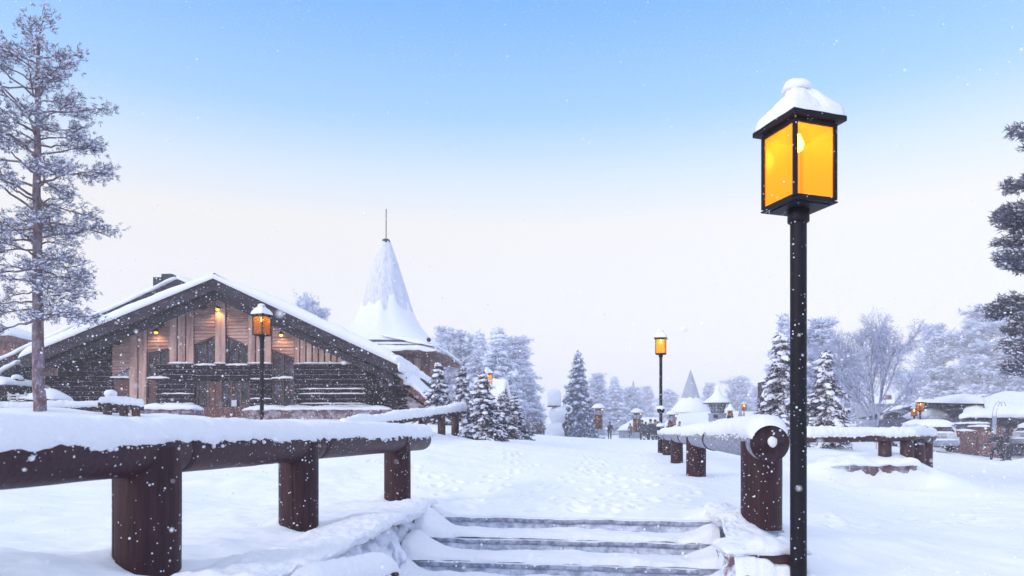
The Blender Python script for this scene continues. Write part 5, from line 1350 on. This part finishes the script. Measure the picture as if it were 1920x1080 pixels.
def person(px, d, yfoot, rz, label, coat, seed, h=1.75, stride=.14, lean=.05, arm=.15, group='people out in the snow', bend_=.0, fat=1.22, pack=False):
    """standing or walking adult, faces local -y; yfoot None = on the ground"""
    rng = np.random.RandomState(seed); k = h/1.75
    J = []; E = []; Rd = []
    def j(p, r, par=None):
        r = tuple(q*fat for q in r) if not np.isscalar(r) else (r*fat if r > .03 else r)
        J.append(np.array(p, float)*k); Rd.append(tuple(np.array(r)*k) if not np.isscalar(r) else r*k)
        if par is not None: E.append((par, len(J)-1))
        return len(J)-1
    pel = j((0, 0, .95), (.165, .13)); 
    wa = j((0, -lean*.4, 1.10), (.155, .125), pel); ch = j((0, -lean, 1.32), (.185, .14), wa); nk = j((0, -lean*1.5, 1.46), .075, ch)
    hd = j((0, -lean*2.0-.01, 1.56), .085, nk); hd2 = j((0, -lean*2.2-.012, 1.66), .092, hd); hd3 = j((0, -lean*2.3, 1.735), .062, hd2)
    for sg in (-1, 1):
        st = stride*sg
        hp = j((.10*sg, 0, .88), .105, pel); kn = j((.11*sg, -st*.5-.03, .50), .075, hp); an = j((.11*sg, -st+.03, .11), .052, kn)
        he = j((.11*sg, -st-.03, .05), .045, an); j((.115*sg, -st-.16, .035), .035, he)
        sh = j((.19*sg, -lean, 1.40), .075, ch); aw = arm*(1+.4*rng.rand())
        el_ = j((.26*sg, -lean+.04-.3*bend_, 1.13), .055, sh); wr = j((.25*sg-.05*sg*bend_, -lean-aw-.25*bend_, .90+.22*bend_), .036, el_)
        pm = j((.245*sg-.07*sg*bend_, -lean-aw-.06-.25*bend_, .85+.24*bend_), .032, wr)
        for f_ in range(4):
            o_ = (f_-1.5)*.020; ln = (.062, .072, .068, .052)[f_]
            f1_ = j(np.array([.245*sg-.07*sg*bend_, -lean-aw-.08-.25*bend_+o_, .81+.24*bend_]), .010, pm)
            j(np.array([.235*sg-.07*sg*bend_, -lean-aw-.095-.25*bend_+o_*1.1, .81+.24*bend_-ln]), .008, f1_)
        j(np.array([.225*sg-.07*sg*bend_, -lean-aw-.12-.25*bend_, .82+.24*bend_]), .010, pm)
    body = skin_mesh(J, E, Rd, 'person'); body.materials.append(M[coat])
    x = X(px, d); g = hz(x, d) if yfoot is None else Z(yfoot, d)
    t = link('person', body, None, (x, d, g)); t.rotation_euler = (0, 0, rz); tag(t, label, 'person', group)
    c = J[hd2]
    mb = MB(); v, f = IC3; v2 = v*np.array([.118, .125, .13])*k; v2[:, 2] = np.where(v2[:, 1] < 0, np.maximum(v2[:, 2], -.005*k), np.maximum(v2[:, 2], -.11*k))
    mb.add(v2+c+np.array([0, .004, .035*k]), tris=f); mb.obj('knit_hat', M['knit'], t, True)
    mb = MB(); mb.tube([J[nk]+np.array([.07*math.cos(a), .06*math.sin(a), .02]) for a in np.linspace(0, 6.28, 12)], .045*k, 8); mb.obj('scarf', M['knit'], t, True)
    # jacket hem: a padded skirt of the coat
    mb = MB(); prof = [(.185, .80), (.20, .82), (.185, 1.0), (.165, 1.10), (.19, 1.30), (.17, 1.42)]
    gg = []
    an_ = np.linspace(0, 2*math.pi, 25)
    for r_, z in prof: gg.append(np.stack([np.cos(an_)*r_*1.2*k, np.sin(an_)*r_*1.02*k-lean*(z-.95)*2*k, np.full(25, z*k)], -1))
    mb.grid(np.array(gg), flip=True); o = mb.obj('jacket', M[coat], t, True)
    # face: nose and eyes
    mb = MB(); blob(mb, c+np.array([0, -.098*k, -.02*k]), (.012*k, .016*k, .018*k), 1); mb.obj('nose', M['skin'], t)
    mb = MB()
    for sg in (-1, 1): blob(mb, c+np.array([.032*sg*k, -.088*k, .008*k]), (.009*k, .006*k, .006*k), 1)
    mb.obj('eyes', M['metal'], t)
    if pack:
        mb = MB(); blob(mb, (0, .21*k, 1.2*k), (.17*k, .12*k, .26*k), 3, .08, 1.4, seed); q = mb.obj('backpack', M['bag'], None, True); q.location = t.location; q.rotation_euler = t.rotation_euler
        tag(q, pack, 'backpack')
    return t
M['skin'] = simple('skin', (.45, .26, .20), .6, None, 5, None, 0)
person(1061, 57, 825, R(120), 'person in dark coat walking beside the right flank of the snowman', 'coat_dark', 1, stride=.10, pack='dark rucksack worn by the person beside the snowman')
person(1143, 70, 824, R(15), 'lone dark figure standing just right of the first lantern pillar', 'coat_dark', 2, stride=.05, bend_=.6)
person(1182, 78, 822, R(180), 'person in brownish clothes between the lone figure and the group', 'coat_brown', 3, stride=.08, h=1.65)
person(1194, 76, 822, R(200), 'person half hidden behind the middle lantern pillar', 'coat_brown', 4, stride=.08)
person(1204, 61, 827, R(170), 'dark coated person at the left end of the tight group', 'coat_dark', 5, stride=.16, h=1.8)
person(1211.5, 60.5, 827.5, R(190), 'shorter person second from the left in the tight group', 'coat_navy', 6, stride=.12, h=1.65)
person(1220, 58, 828, R(175), 'bulky person in the middle of the tight group', 'coat_dark', 7, stride=.16, h=1.83, pack='dark rucksack on the bulky person in the middle of the group')
person(1228, 59, 828, R(160), 'tall dark person in the right half of the tight group', 'coat_dark', 8, stride=.18, h=1.82)
person(1234, 60, 828, R(185), 'person beside the lamp pole at the right end of the group', 'coat_navy', 9, stride=.1, h=1.7)
person(1252, 64, 828, R(120), 'person whose head shows above the railing, left of the right lantern pillar', 'coat_navy', 10, h=1.7)
person(1272, 66, 827, R(90), 'person whose head shows above the railing, right of the right lantern pillar', 'coat_dark', 11, h=1.8)
person(1013, 73, 821, R(30), 'person in pale brown coat standing by the dark hedge left of the snowman', 'coat_brown', 12, h=1.6)
pr_ = person(1868, 37, 866, R(215), 'dark clad traveller walking on the right, towing a big black bag', 'coat_dark', 13, h=1.72, stride=.24, lean=.12, arm=.2, bend_=.3, group='people out in the snow', pack='black backpack on the traveller at the right')
# the bag
x, d = X(1887, 36.8), 36.8; g = Z(864, 36.8)
BG = thing('rolling_bag', 'big rounded black bag towed on the right by the traveller', 'bag', (x, d, g))
mb = MB(); v, f = IC3; e = np.sign(v)*np.abs(v)**.7; mb.add(e*np.array([.24, .20, .46])+np.array([0, 0, .50]), tris=f); mb.obj('body', M['bag'], BG, True)
mb = MB(); mb.tube([(-.2, 0, .8), (-.42, .05, .95), (-.45, .05, .92)], .018, 8); mb.obj('handle', M['metal'], BG, True)
for sg in (-1, 1):
    mb = MB(); mb.tube([(.17*sg-.03, -.05, .07), (.17*sg+.03, -.05, .07)], .06, 12); mb.obj('wheel', M['metal'], BG, True)
mb = MB(); blob(mb, P(1862, 833, 36.6), (.10, .09, .13), 2, .1); o = mb.obj('paper_bag', M['redwood'], None, True); tag(o, 'small red brown bag in the hand of the traveller at the right', 'bag')
# hooked rails on a pale post
D = 38.0; x = X(1864, D); HK = thing('hooked_rail', 'pair of thin steel hooped rails above a pale sleeve, behind the traveller', 'rail', (x, D, Z(850, D)))
for o_ in (0, 7):
    pts = [P(1861+o_, 812, D), P(1861+o_, 773, D), P(1864+o_, 762, D), P(1868+o_, 755.5, D), P(1873+o_, 753.5, D), P(1877+o_, 755.5, D), P(1878.5+o_, 761.5, D)]
    mb = MB(); mb.tube(pts, .016, 6); part(mb, 'rail', M['steel'], HK, True)
mb = MB(); mb.tube([P(1864, 850, D), P(1864, 781, D)], .10, 14); part(mb, 'sleeve', M['steel'], HK, True)

# ------------------------------------------------------------------ vehicles
def car(px, d, ybot, label, rz=0., w=1.86, h=1.85, L_=4.6, body='car_white', snow=.22, group='vehicles parked by the cottage'):
    x = X(px, d); g = Z(ybot, d); t = thing('parked_car', label, 'car', (x, d, g), rz, group)
    # cross-sections along +y (rear at y=0 facing the camera)
    ys = [0, .04, .5, 1.6, 2.9, 3.5, 4.5, L_]; tops = [.98, 1.0, h, h, h-.04, 1.08, .98, .75]; wid = [.92, .96, 1, 1, 1, 1, .96, .8]
    rows = []
    ys = [.0, .06, .30, .55, 2.6, 3.4, 4.3, L_]; tp = [.94, 1.0, h-.12, h, h, 1.04, .92, .70]
    for y, tt_ in zip(ys, tp):
        c_ = w/2*(.90 if y in (0., L_) else 1.); up_ = min(tt_, 1.05)
        r_ = []
        for xx, zz in ((-c_*.9, .32), (-c_, .45), (-c_, up_*.85), (-c_*.98, up_), (-c_*(.84 if tt_ > 1.2 else .95), tt_-.06), (-c_*(.74 if tt_ > 1.2 else .85), tt_), (0, tt_+.03)): r_.append((xx, y, zz))
        r_ += [(-a, b_, c) for a, b_, c in r_[-2::-1]]; rows.append(r_)
    mb = MB(); rows = np.array(rows); mb.grid(rows, flip=True)
    n = rows.shape[1]
    for e, fl in ((0, 1), (-1, 0)):
        c = rows[e].mean(0); mb.add(np.concatenate([rows[e], [c]]), tris=[([i, (i+1) % n, n] if fl else [(i+1) % n, i, n]) for i in range(n)])
    bd = mb.obj('body', M[body], t); bevel(bd, .03)
    wy = lambda z: .06+(z-1.0)*(.24/(h-.12-1.0))
    za_, zb_ = 1.0, h-.15
    mb = MB(); mb.add([(-.70, wy(za_)-.02, za_), (.70, wy(za_)-.02, za_), (.60, wy(zb_)-.03, zb_), (-.60, wy(zb_)-.03, zb_)], quads=[[0, 1, 2, 3]])
    mb.add([(-.70, wy(za_)+.0, za_), (.70, wy(za_)+.0, za_), (.60, wy(zb_)-.01, zb_), (-.60, wy(zb_)-.01, zb_)], quads=[[3, 2, 1, 0]]); mb.obj('rear_window', M['window'], t)
    for sg in (-1, 1):
        mb = MB(); mb.box((sg*.83, .06, .93), (.13, .16, .34)); bevel(mb.obj('tail_light', M['tail'], t), .02)
        for y in (.85, 3.75):
            mb = MB(); mb.tube([(sg*(w/2-.22), y, .33), (sg*(w/2+.01), y, .33)], .33, 20); wh = mb.obj('wheel', M['metal'], t, True)
            mb = MB(); mb.tube([(sg*(w/2+.0), y, .33), (sg*(w/2+.02), y, .33)], .19, 14); o = mb.obj('rim', M['steel'], t, True); o.parent = wh
    mb = MB(); mb.box((0, -.05, .50), (w*.94, .16, .20)); mb.box((0, -.02, .36), (w*.9, .12, .1)); bevel(mb.obj('bumper', M['grey'], t), .03)
    mb = MB(); mb.box((0, -.03, .76), (.52, .03, .12)); mb.obj('licence_plate', M['grey'], t)
    mb = MB(); mb.box((0, -.02, .90), (.7, .03, .03)); mb.obj('trim', M['steel'], t)
    mb = MB()
    cap(mb, quadbase((-w*.41, .40, h-.07), (w*.41, .40, h-.07), (w*.41, 2.7, h-.05), (-w*.41, 2.7, h-.05)), snow+.06, 40, 40, 3, 1.5, .2, 5, .05)
    cap(mb, quadbase((-.62, -.04, .98), (.62, -.04, .98), (.62, .10, 1.0), (-.62, .10, 1.0)), .07, 30, 8, 3, 3, .3, 5)
    cap(mb, quadbase((-w*.42, -.14, .60), (w*.42, -.14, .60), (w*.42, .0, .60), (-w*.42, .0, .60)), .07, 30, 8, 4, 3, .3, 5)
    cap(mb, quadbase((-.6, .20, h-.16), (.6, .20, h-.16), (.56, .45, h-.04), (-.56, .45, h-.04)), .10, 30, 8, 4, 3, .4, 4)
    mb.obj('snow_cover', M['snow'], t, True); return t
M['car_white'] = simple('snow_dusted_white_paint', (.46, .49, .60), .35, (.66, .70, .82), 2.2, None, .1, .005, .5)
M['tail'] = simple('tail_light_red', (.16, .025, .022), .3, None, 3, None, 0)
car(1765, 36, 847, 'white van dusted with snow seen from behind beside the short railing', R(-6), h=1.42+.05)
c2 = car(1765, 47, 822, 'snow buried parked car, only its humped snow roof showing behind the white van', R(4), h=1.5, snow=.5)
car(1922, 40, 842, 'car nose poking in at the right edge in front of the cottage', R(-75), h=1.4)

# ------------------------------------------------------------------ low cottages on the right
CO = thing('low_cottage', 'long low cottage with a sweeping snow roof, dark walls, behind the twin small lamps', 'cottage', (X(1750, 55), 55, Z(832, 55)))
A0, A1, B1, B0 = P(1648, 788, 92), P(1846, 757, 42), P(1850, 752, 54), P(1648, 778, 104)
def lin(p, q, t): return p*(1-t)+q*t
mb = MB(); cap(mb, quadbase(A0, A1, B1, B0), .95, 90, 30, 3, .4, .2, 5, .1); part(mb, 'roof_snow', M['snow'], CO, True)
mb = MB(); A0b, A1b = A0+[0, .6, -.1], A1+[0, .6, -.1]
mb.add([A0, A1, A1+[0, 0, -.25], A0+[0, 0, -.25]], quads=[[0, 3, 2, 1]])
mb.add([A0, A1, A1+[0, 6, .3], A0+[0, 6, .3]], quads=[[0, 1, 2, 3]]); part(mb, 'fascia', M['fascia'], CO)
mb = MB(); n = 24
u, v = np.meshgrid(np.linspace(0, 1, 60), np.linspace(0, 1, 2), indexing='ij')
base_ = A0b[None, None]*(1-u[..., None])+A1b[None, None]*u[..., None]; g = base_.copy(); g[..., 2] = base_[..., 2]*v+(-.2)*(1-v); mb.grid(g); part(mb, 'wall', M['farwall'], CO)
for f_ in (.90, .96):
    c = lin(A0b, A1b, f_); mb = MB(); mb.box(c+[0, -.15, -1.0], (1.1, .1, .6)); o = part(mb, 'window', M['window'], CO)
C2 = thing('low_cottage', 'nearer cottage with a deep rounded snow roof, cut off by the right edge', 'cottage', (X(1890, 43), 43, Z(838, 43)))
q0, q1, q2, q3 = P(1800, 782, 41.5), P(2140, 778, 41.5), P(2140, 750, 54), P(1846, 752, 54)
mb = MB(); cap(mb, quadbase(q0, q1, q2, q3), .85, 90, 40, 8, .5, .25, 4, .12); part(mb, 'roof_snow', M['snow'], C2, True)
mb = MB(); mb.bx(X(1812, 42.2), X(2130, 42.2), 42.2, 52, -.3, q0[2]-.02); part(mb, 'wall', M['farwall'], C2)
mb = MB(); mb.bx(q0[0]+.05, q1[0], 41.6, 42.2, q0[2]-.22, q0[2]-.03); part(mb, 'fascia', M['fascia'], C2)
mb = MB(); mb.bx(X(1914, 42.1), X(1930, 42.1), 42.05, 42.2, Z(808, 42), Z(786, 42)); o = part(mb, 'window', M['window_pale'], C2)
mb = MB()
for px in (1913, 1931): mb.bx(X(px, 42)-.06, X(px, 42)+.06, 41.98, 42.1, Z(810, 42), Z(784, 42))
p_ = part(mb, 'window_frame', M['redwood'], C2); p_.parent = o
BA = thing('brick_annex', 'red brown brick annex wall with snowy ledges between the van and the traveller', 'wall', (X(1828, 40), 40, Z(838, 40)))
mb = MB(); mb.bx(X(1798, 40), X(1872, 40), 40, 41.2, -.2, Z(808, 40)); mb.bx(X(1834, 39.9), X(1880, 39.9), 39.8, 41.0, -.2, Z(800, 40)); part(mb, 'wall', M['brick'], BA)
mb = MB(); mb.bx(X(1796, 40.5), X(1858, 40.5), 40.9, 41.6, Z(808, 40), Z(795, 40)); part(mb, 'bin_shelter', M['farwall'], BA)
mb = MB()
for a, b_, yy, py in ((1797, 1833, 39.9, 808), (1833, 1856, 39.7, 800), (1796, 1858, 40.8, 794)):
    cap(mb, quadbase((X(a, yy), yy, Z(py, yy)), (X(b_, yy), yy, Z(py, yy)), (X(b_, yy), yy+.9, Z(py, yy)), (X(a, yy), yy+.9, Z(py, yy))), .10, 40, 10, 4, 2, .4, 5)
part(mb, 'ledge_snow', M['snow'], BA, True)
for px, py, dd_, lab in ((1757, 748, 75, 'left roof vent with a snow cushion on the long cottage'), (1843, 742, 58, 'small round roof vent near the top of the cottage roofs')):
    o = thing('roof_vent', lab, 'vent', (X(px, dd_), dd_, Z(py+6, dd_))); mb = MB(); mb.bx(-.25, .25, -.2, .2, -.3, .22); mb.obj('vent_box', M['fascia'], o); mb = MB(); blob(mb, (0, 0, .28), (.42, .35, .13), 2, .1); mb.obj('snow_cap', M['snow'], o, True)
# far red gabled house behind birch
FH = thing('far_house', 'faint house with a red gable glimpsed through the birch twigs', 'house', (X(1665, 95), 95, Z(800, 95)))
mb = MB(); mb.bx(X(1645, 95), X(1690, 95), 95, 101, Z(800, 95), Z(754, 95)); part(mb, 'wall', M['grey'], FH)
mb = MB(); mb.bx(X(1656, 94.9), X(1671, 94.9), 94.8, 95, Z(751, 95), Z(741, 95)); part(mb, 'gable', M['redwood'], FH)
mb = MB(); cap(mb, quadbase(P(1640, 756, 94.5), P(1695, 756, 94.5), P(1695, 738, 101), P(1640, 738, 101)), .6, 30, 20, 3, .5, .2, 5); part(mb, 'roof_snow', M['snow_far'], FH, True)
# orange marker under the railing
OM = thing('orange_marker', 'tiny orange marker box in the snow beneath the short railing', 'marker', (X(1643, 22), 22, Z(831, 22)))
mb = MB(); mb.box((0, 0, .06), (.13, .08, .08)); mb.tube([(0, 0, -.2), (0, 0, .03)], .015, 6); bevel(mb.obj('body', M['orange'] if 'orange' in M else simple('orange_plastic', (.55, .22, .12), .6), OM), .01)

# ------------------------------------------------------------------ kiosk, tents and roofs in the middle distance
D = 60.0; x = X(1345, D); z_ = lambda py: Z(py, D)-Z(822, D)
KI = thing('kiosk', 'kiosk with flared snowy cone roof over a lattice lantern room on a stone base', 'kiosk', (x, D, Z(822, D)))
kp = D/F
mb = MB(); mb.lathe([(17*kp, -.2), (17*kp, z_(790)), (16*kp, z_(778)), (18*kp, z_(777)), (18*kp, z_(775))], n=12); mb.obj('stone_base', M['gstone'], KI)
mb = MB(); mb.box((-8*kp, -17*kp, z_(781)), (7*kp, .3, 5*kp)); mb.obj('hatch', M['soffit'], KI)
mb = MB(); mb.lathe([(10*kp, z_(775)), (15.5*kp, z_(757))], n=10); mb.obj('lantern_room', M['window_pale'], KI)
mb = MB()
for k in range(14):
    a = k*2*math.pi/14; mb.tube([(10.4*kp*math.cos(a), 10.4*kp*math.sin(a), z_(775)), (16*kp*math.cos(a), 16*kp*math.sin(a), z_(757))], .035, 5)
for r_, py in ((11.8, 771), (13.4, 766), (14.8, 761)): mb.lathe([(r_*kp, z_(py)-.03), (r_*kp+.06, z_(py)), (r_*kp, z_(py)+.03)], n=14)
mb.obj('lattice', M['fascia'], KI)
mb = MB(); mb.lathe([(15*kp, z_(757.5)), (26.5*kp, z_(757)), (26.5*kp, z_(756)), (10*kp, z_(752))], n=24); mb.obj('eave', M['fascia'], KI)
mb = MB(); mb.lathe([(26.5*kp, z_(755.8)), (27*kp, z_(754.5)), (20*kp, z_(749)), (12*kp, z_(743)), (6.5*kp, z_(736)), (4.5*kp, z_(729)), (3*kp, z_(727)), (3.2*kp, z_(725)), (.05, z_(723))], n=26); mb.obj('roof_snow', M['snow'], KI, True)
D = 58.0; x = X(1369, D)
SK = thing('fire_shelter', 'small dark flared shelter with snowy cone cap and fairy lights, right of the kiosk', 'shelter', (x, D, Z(822, D)))
kp = D/F
mb = MB(); mb.lathe([(11*kp, -.3), (7*kp, z_(787)), (4*kp, z_(770)), (4*kp, z_(768))], n=12); mb.obj('body', M['soffit'], SK)
mb = MB(); rng = np.random.RandomState(4); n = 45; a = rng.rand(n)*6.28; t_ = rng.rand(n)
mb.inst(OCT[0], OCT[1], np.eye(3)[None]*.03*np.ones(n)[:, None, None], np.stack([(7.4-3*t_)*kp*np.cos(a), (7.4-3*t_)*kp*np.sin(a), z_(787)+(z_(770)-z_(787))*t_], -1)); o = mb.obj('fairy_lights', M['string'], SK); o['kind'] = 'stuff'
mb = MB(); mb.lathe([(10.5*kp, z_(770)), (11*kp, z_(768.5)), (5*kp, z_(764)), (2.5*kp, z_(759)), (1*kp, z_(757)), (.02, z_(756))], n=20); mb.obj('roof_snow', M['snow'], SK, True)
D = 60.0
def tent(px, py, w, yb, d, label):
    x = X(px, d); kp = d/F; t = thing('peaked_tent', label, 'tent', (x, d, Z(yb, d))); h = (yb-py)*kp; r_ = w*kp/2
    mb = MB(); mb.lathe([(r_*1.2, -.4), (r_, 0), (.02, h)], n=4); o = mb.obj('canvas', M['grey'], t)
    mb = MB(); mb.add([(r_*.02, .02, h+.04), (r_*1.02, .02, .02), (.02, r_*1.02, .02)], tris=[[0, 1, 2]]); mb.tube([(0, 0, h-.1), (0, 0, h+.25)], .04, 6); mb.obj('peak_pole', M['grey'], t); return t
tent(1388, 767, 15, 787, 58, 'grey peaked tent beside the tiny far lamp')
tent(1357.5, 771, 10, 787, 63, 'small grey peak squeezed between kiosk and shelter')
# long low buildings with snow roofs
def longroof(pa, pb, pc, pd, th, label, wall_m='grey', wz=.6, seed=2, cat='building', nm='low_building'):
    """pa,pb eave left/right; pc,pd ridge right/left (arrays)"""
    c = (pa+pb)/2; t = thing(nm, label, cat, (c[0], c[1], wz-.4))
    mb = MB(); cap(mb, quadbase(pa, pb, pc, pd), th, 50, 24, seed, .4, .2, 6, .05); part(mb, 'roof_snow', M['snow_far'], t, True)
    mb = MB(); a = pa+[.2, .3, -.05]; b_ = pb+[-.2, .3, -.05]; c_ = pc+[-.2, 0, -.1]; d_ = pd+[.2, 0, -.1]
    lo_ = lambda p: np.array([p[0], p[1], wz-.6])
    v = [a, b_, c_, d_, lo_(a), lo_(b_), lo_(c_), lo_(d_)]
    mb.add(v, quads=[[4, 5, 1, 0], [5, 6, 2, 1], [6, 7, 3, 2], [7, 4, 0, 3], [0, 1, 2, 3]]); part(mb, 'wall', M[wall_m], t); return t
longroof(P(1245, 803, 70), P(1500, 797, 66), P(1500, 776, 80), P(1270, 779, 84), .6, 'long low building, its flat white roof behind the frosted railing', seed=4)
longroof(P(1158, 807, 80), P(1240, 806, 80), P(1240, 787, 92), P(1192, 787, 92), .5, 'low hut with sloping snow roof and grey wall behind the group', seed=6)
longroof(P(1245, 797, 110), P(1330, 797, 110), P(1330, 778, 120), P(1262, 778, 120), .5, 'white roofed building farther back, left of the kiosk', seed=7)
def far_cone(px, ytop, wbase, ybase, d, label, slabw=None, ys=None):
    x = X(px, d); kp = d/F; t = thing('cone_tower', label, 'tower', (x, d, Z(812, d))); zz = lambda py: Z(py, d)-Z(812, d)
    mb = MB(); mb.lathe([(wbase/2*kp, zz(ybase)), (wbase*.24*kp, zz(ytop+(ybase-ytop)*.45)), (wbase*.06*kp, zz(ytop+(ybase-ytop)*.1)), (.05, zz(ytop))], n=8); mb.obj('cone_roof', M['grey'], t)
    mb = MB(); sw = slabw or wbase*1.3
    mb.lathe([(sw*.5*kp, zz(ys or ybase+20)), (sw*.52*kp, zz((ys or ybase+20)-2)), (wbase/2*kp, zz(ybase-2)), (wbase*.4*kp, zz(ybase-6))], n=10); mb.obj('roof_snow', M['snow_far'], t, True)
    mb = MB(); mb.lathe([(sw*.42*kp, -1), (sw*.42*kp, zz((ys or ybase+20)))], n=10); mb.obj('wall', M['grey'], t); return t
far_cone(1295, 693, 38, 750, 210, 'faint pointed cone roof far behind the right lantern pillar', 78, 774)
far_cone(1187.5, 712, 14, 745, 230, 'faintest tiny cone roof above the trees by the middle lantern pillar', 22, 760)
# gate panel far left of snowman and a roof behind
KB = thing('dark_shed', 'low dark timber shed between the lit firs and the snowman', 'shed', (X(1003, 80), 80, Z(820, 80)))
mb = MB(); mb.bx(X(990, 80), X(1024, 80), 80, 84, Z(824, 80), Z(800, 80)); part(mb, 'wall', M['farwall'], KB)
mb = MB(); cap(mb, quadbase(P(985, 801, 79.6), P(1027, 801, 79.6), P(1027, 798, 84.5), P(985, 798, 84.5)), .35, 30, 20, 3, .5, .2, 6); part(mb, 'roof_snow', M['snow_far'], KB, True)
# sign board on post at lodge left of kiosk: dark chimney block right
CHM = thing('chimney_stack', 'dark chimney block showing left of the snow laden fir by the lamp pole', 'chimney', (X(1435, 50), 50, Z(815, 50)))
mb = MB(); mb.bx(X(1430, 50), X(1443, 50), 50, 51, Z(820, 50), Z(716, 50)); part(mb, 'shaft', M['fascia'], CHM)
mb = MB(); blob(mb, (X(1436.5, 50), 50.5, Z(714, 50)), (.3, .5, .12), 2, .1); part(mb, 'snow_cap', M['snow'], CHM, True)

# ------------------------------------------------------------------ falling snow
rng = np.random.RandomState(77)
n = 140000
y = 1.6+(37-1.6)*rng.rand(n)**.6
x = (rng.rand(n)*2-1)*(y*.82+1.5); z = rng.rand(n)**2.7*(y*.66+2.2)-.2
sz = (.0026+.0042*rng.rand(n)**2+.00024*y*rng.rand(n))*np.clip(y/5, .55, 1); sz[rng.rand(n) < .008] *= 1.8
q = rng.normal(0, 1, (n, 3)); fr = frames(q)*(sz[:, None]*(.75+.7*rng.rand(n, 3)))[:, None, :]
kp_ = ~((z > 2.7) & (y < 13) & (rng.rand(n) < .85)); x, y, z, fr = x[kp_], y[kp_], z[kp_], fr[kp_]
loc = np.stack([x, y, z], -1); nr = y < 7
m_ = 260; yy_ = .75+1.5*rng.rand(m_); l2 = np.stack([(rng.rand(m_)*2-1)*(yy_*.8+.2), yy_, 1.6+(rng.rand(m_)*.42-.22)*yy_], -1)
f2 = frames(rng.normal(0, 1, (m_, 3)))*((.0012+.0022*rng.rand(m_)**2)[:, None]*(.7+.8*rng.rand(m_, 3)))[:, None, :]
mb = MB(); mb.inst(OCT[0], OCT[1], fr[~nr], loc[~nr]); mb.inst(IC2[0], IC2[1], fr[nr], loc[nr]); mb.inst(IC2[0], IC2[1], f2, l2)
tag(mb.obj('falling_snow', M['snow_far']), 'countless snowflakes drifting down through the air', 'snowflakes', kind='stuff')
# haze
hm = bpy.data.materials.new('haze'); hm.use_nodes = True; nt = hm.node_tree; nt.nodes.clear()
o = N(nt, 'ShaderNodeOutputMaterial'); pv = N(nt, 'ShaderNodeVolumePrincipled', Density=0.0018, Anisotropy=.1); pv.inputs['Color'].default_value = (.97, .95, .98, 1)
nt.links.new(pv.outputs[0], o.inputs['Volume'])
mb = MB(); mb.bx(-420, 420, -14, 920, -4, 34); tag(mb.obj('haze', hm), 'pale snowy haze filling the air', 'haze', kind='stuff')
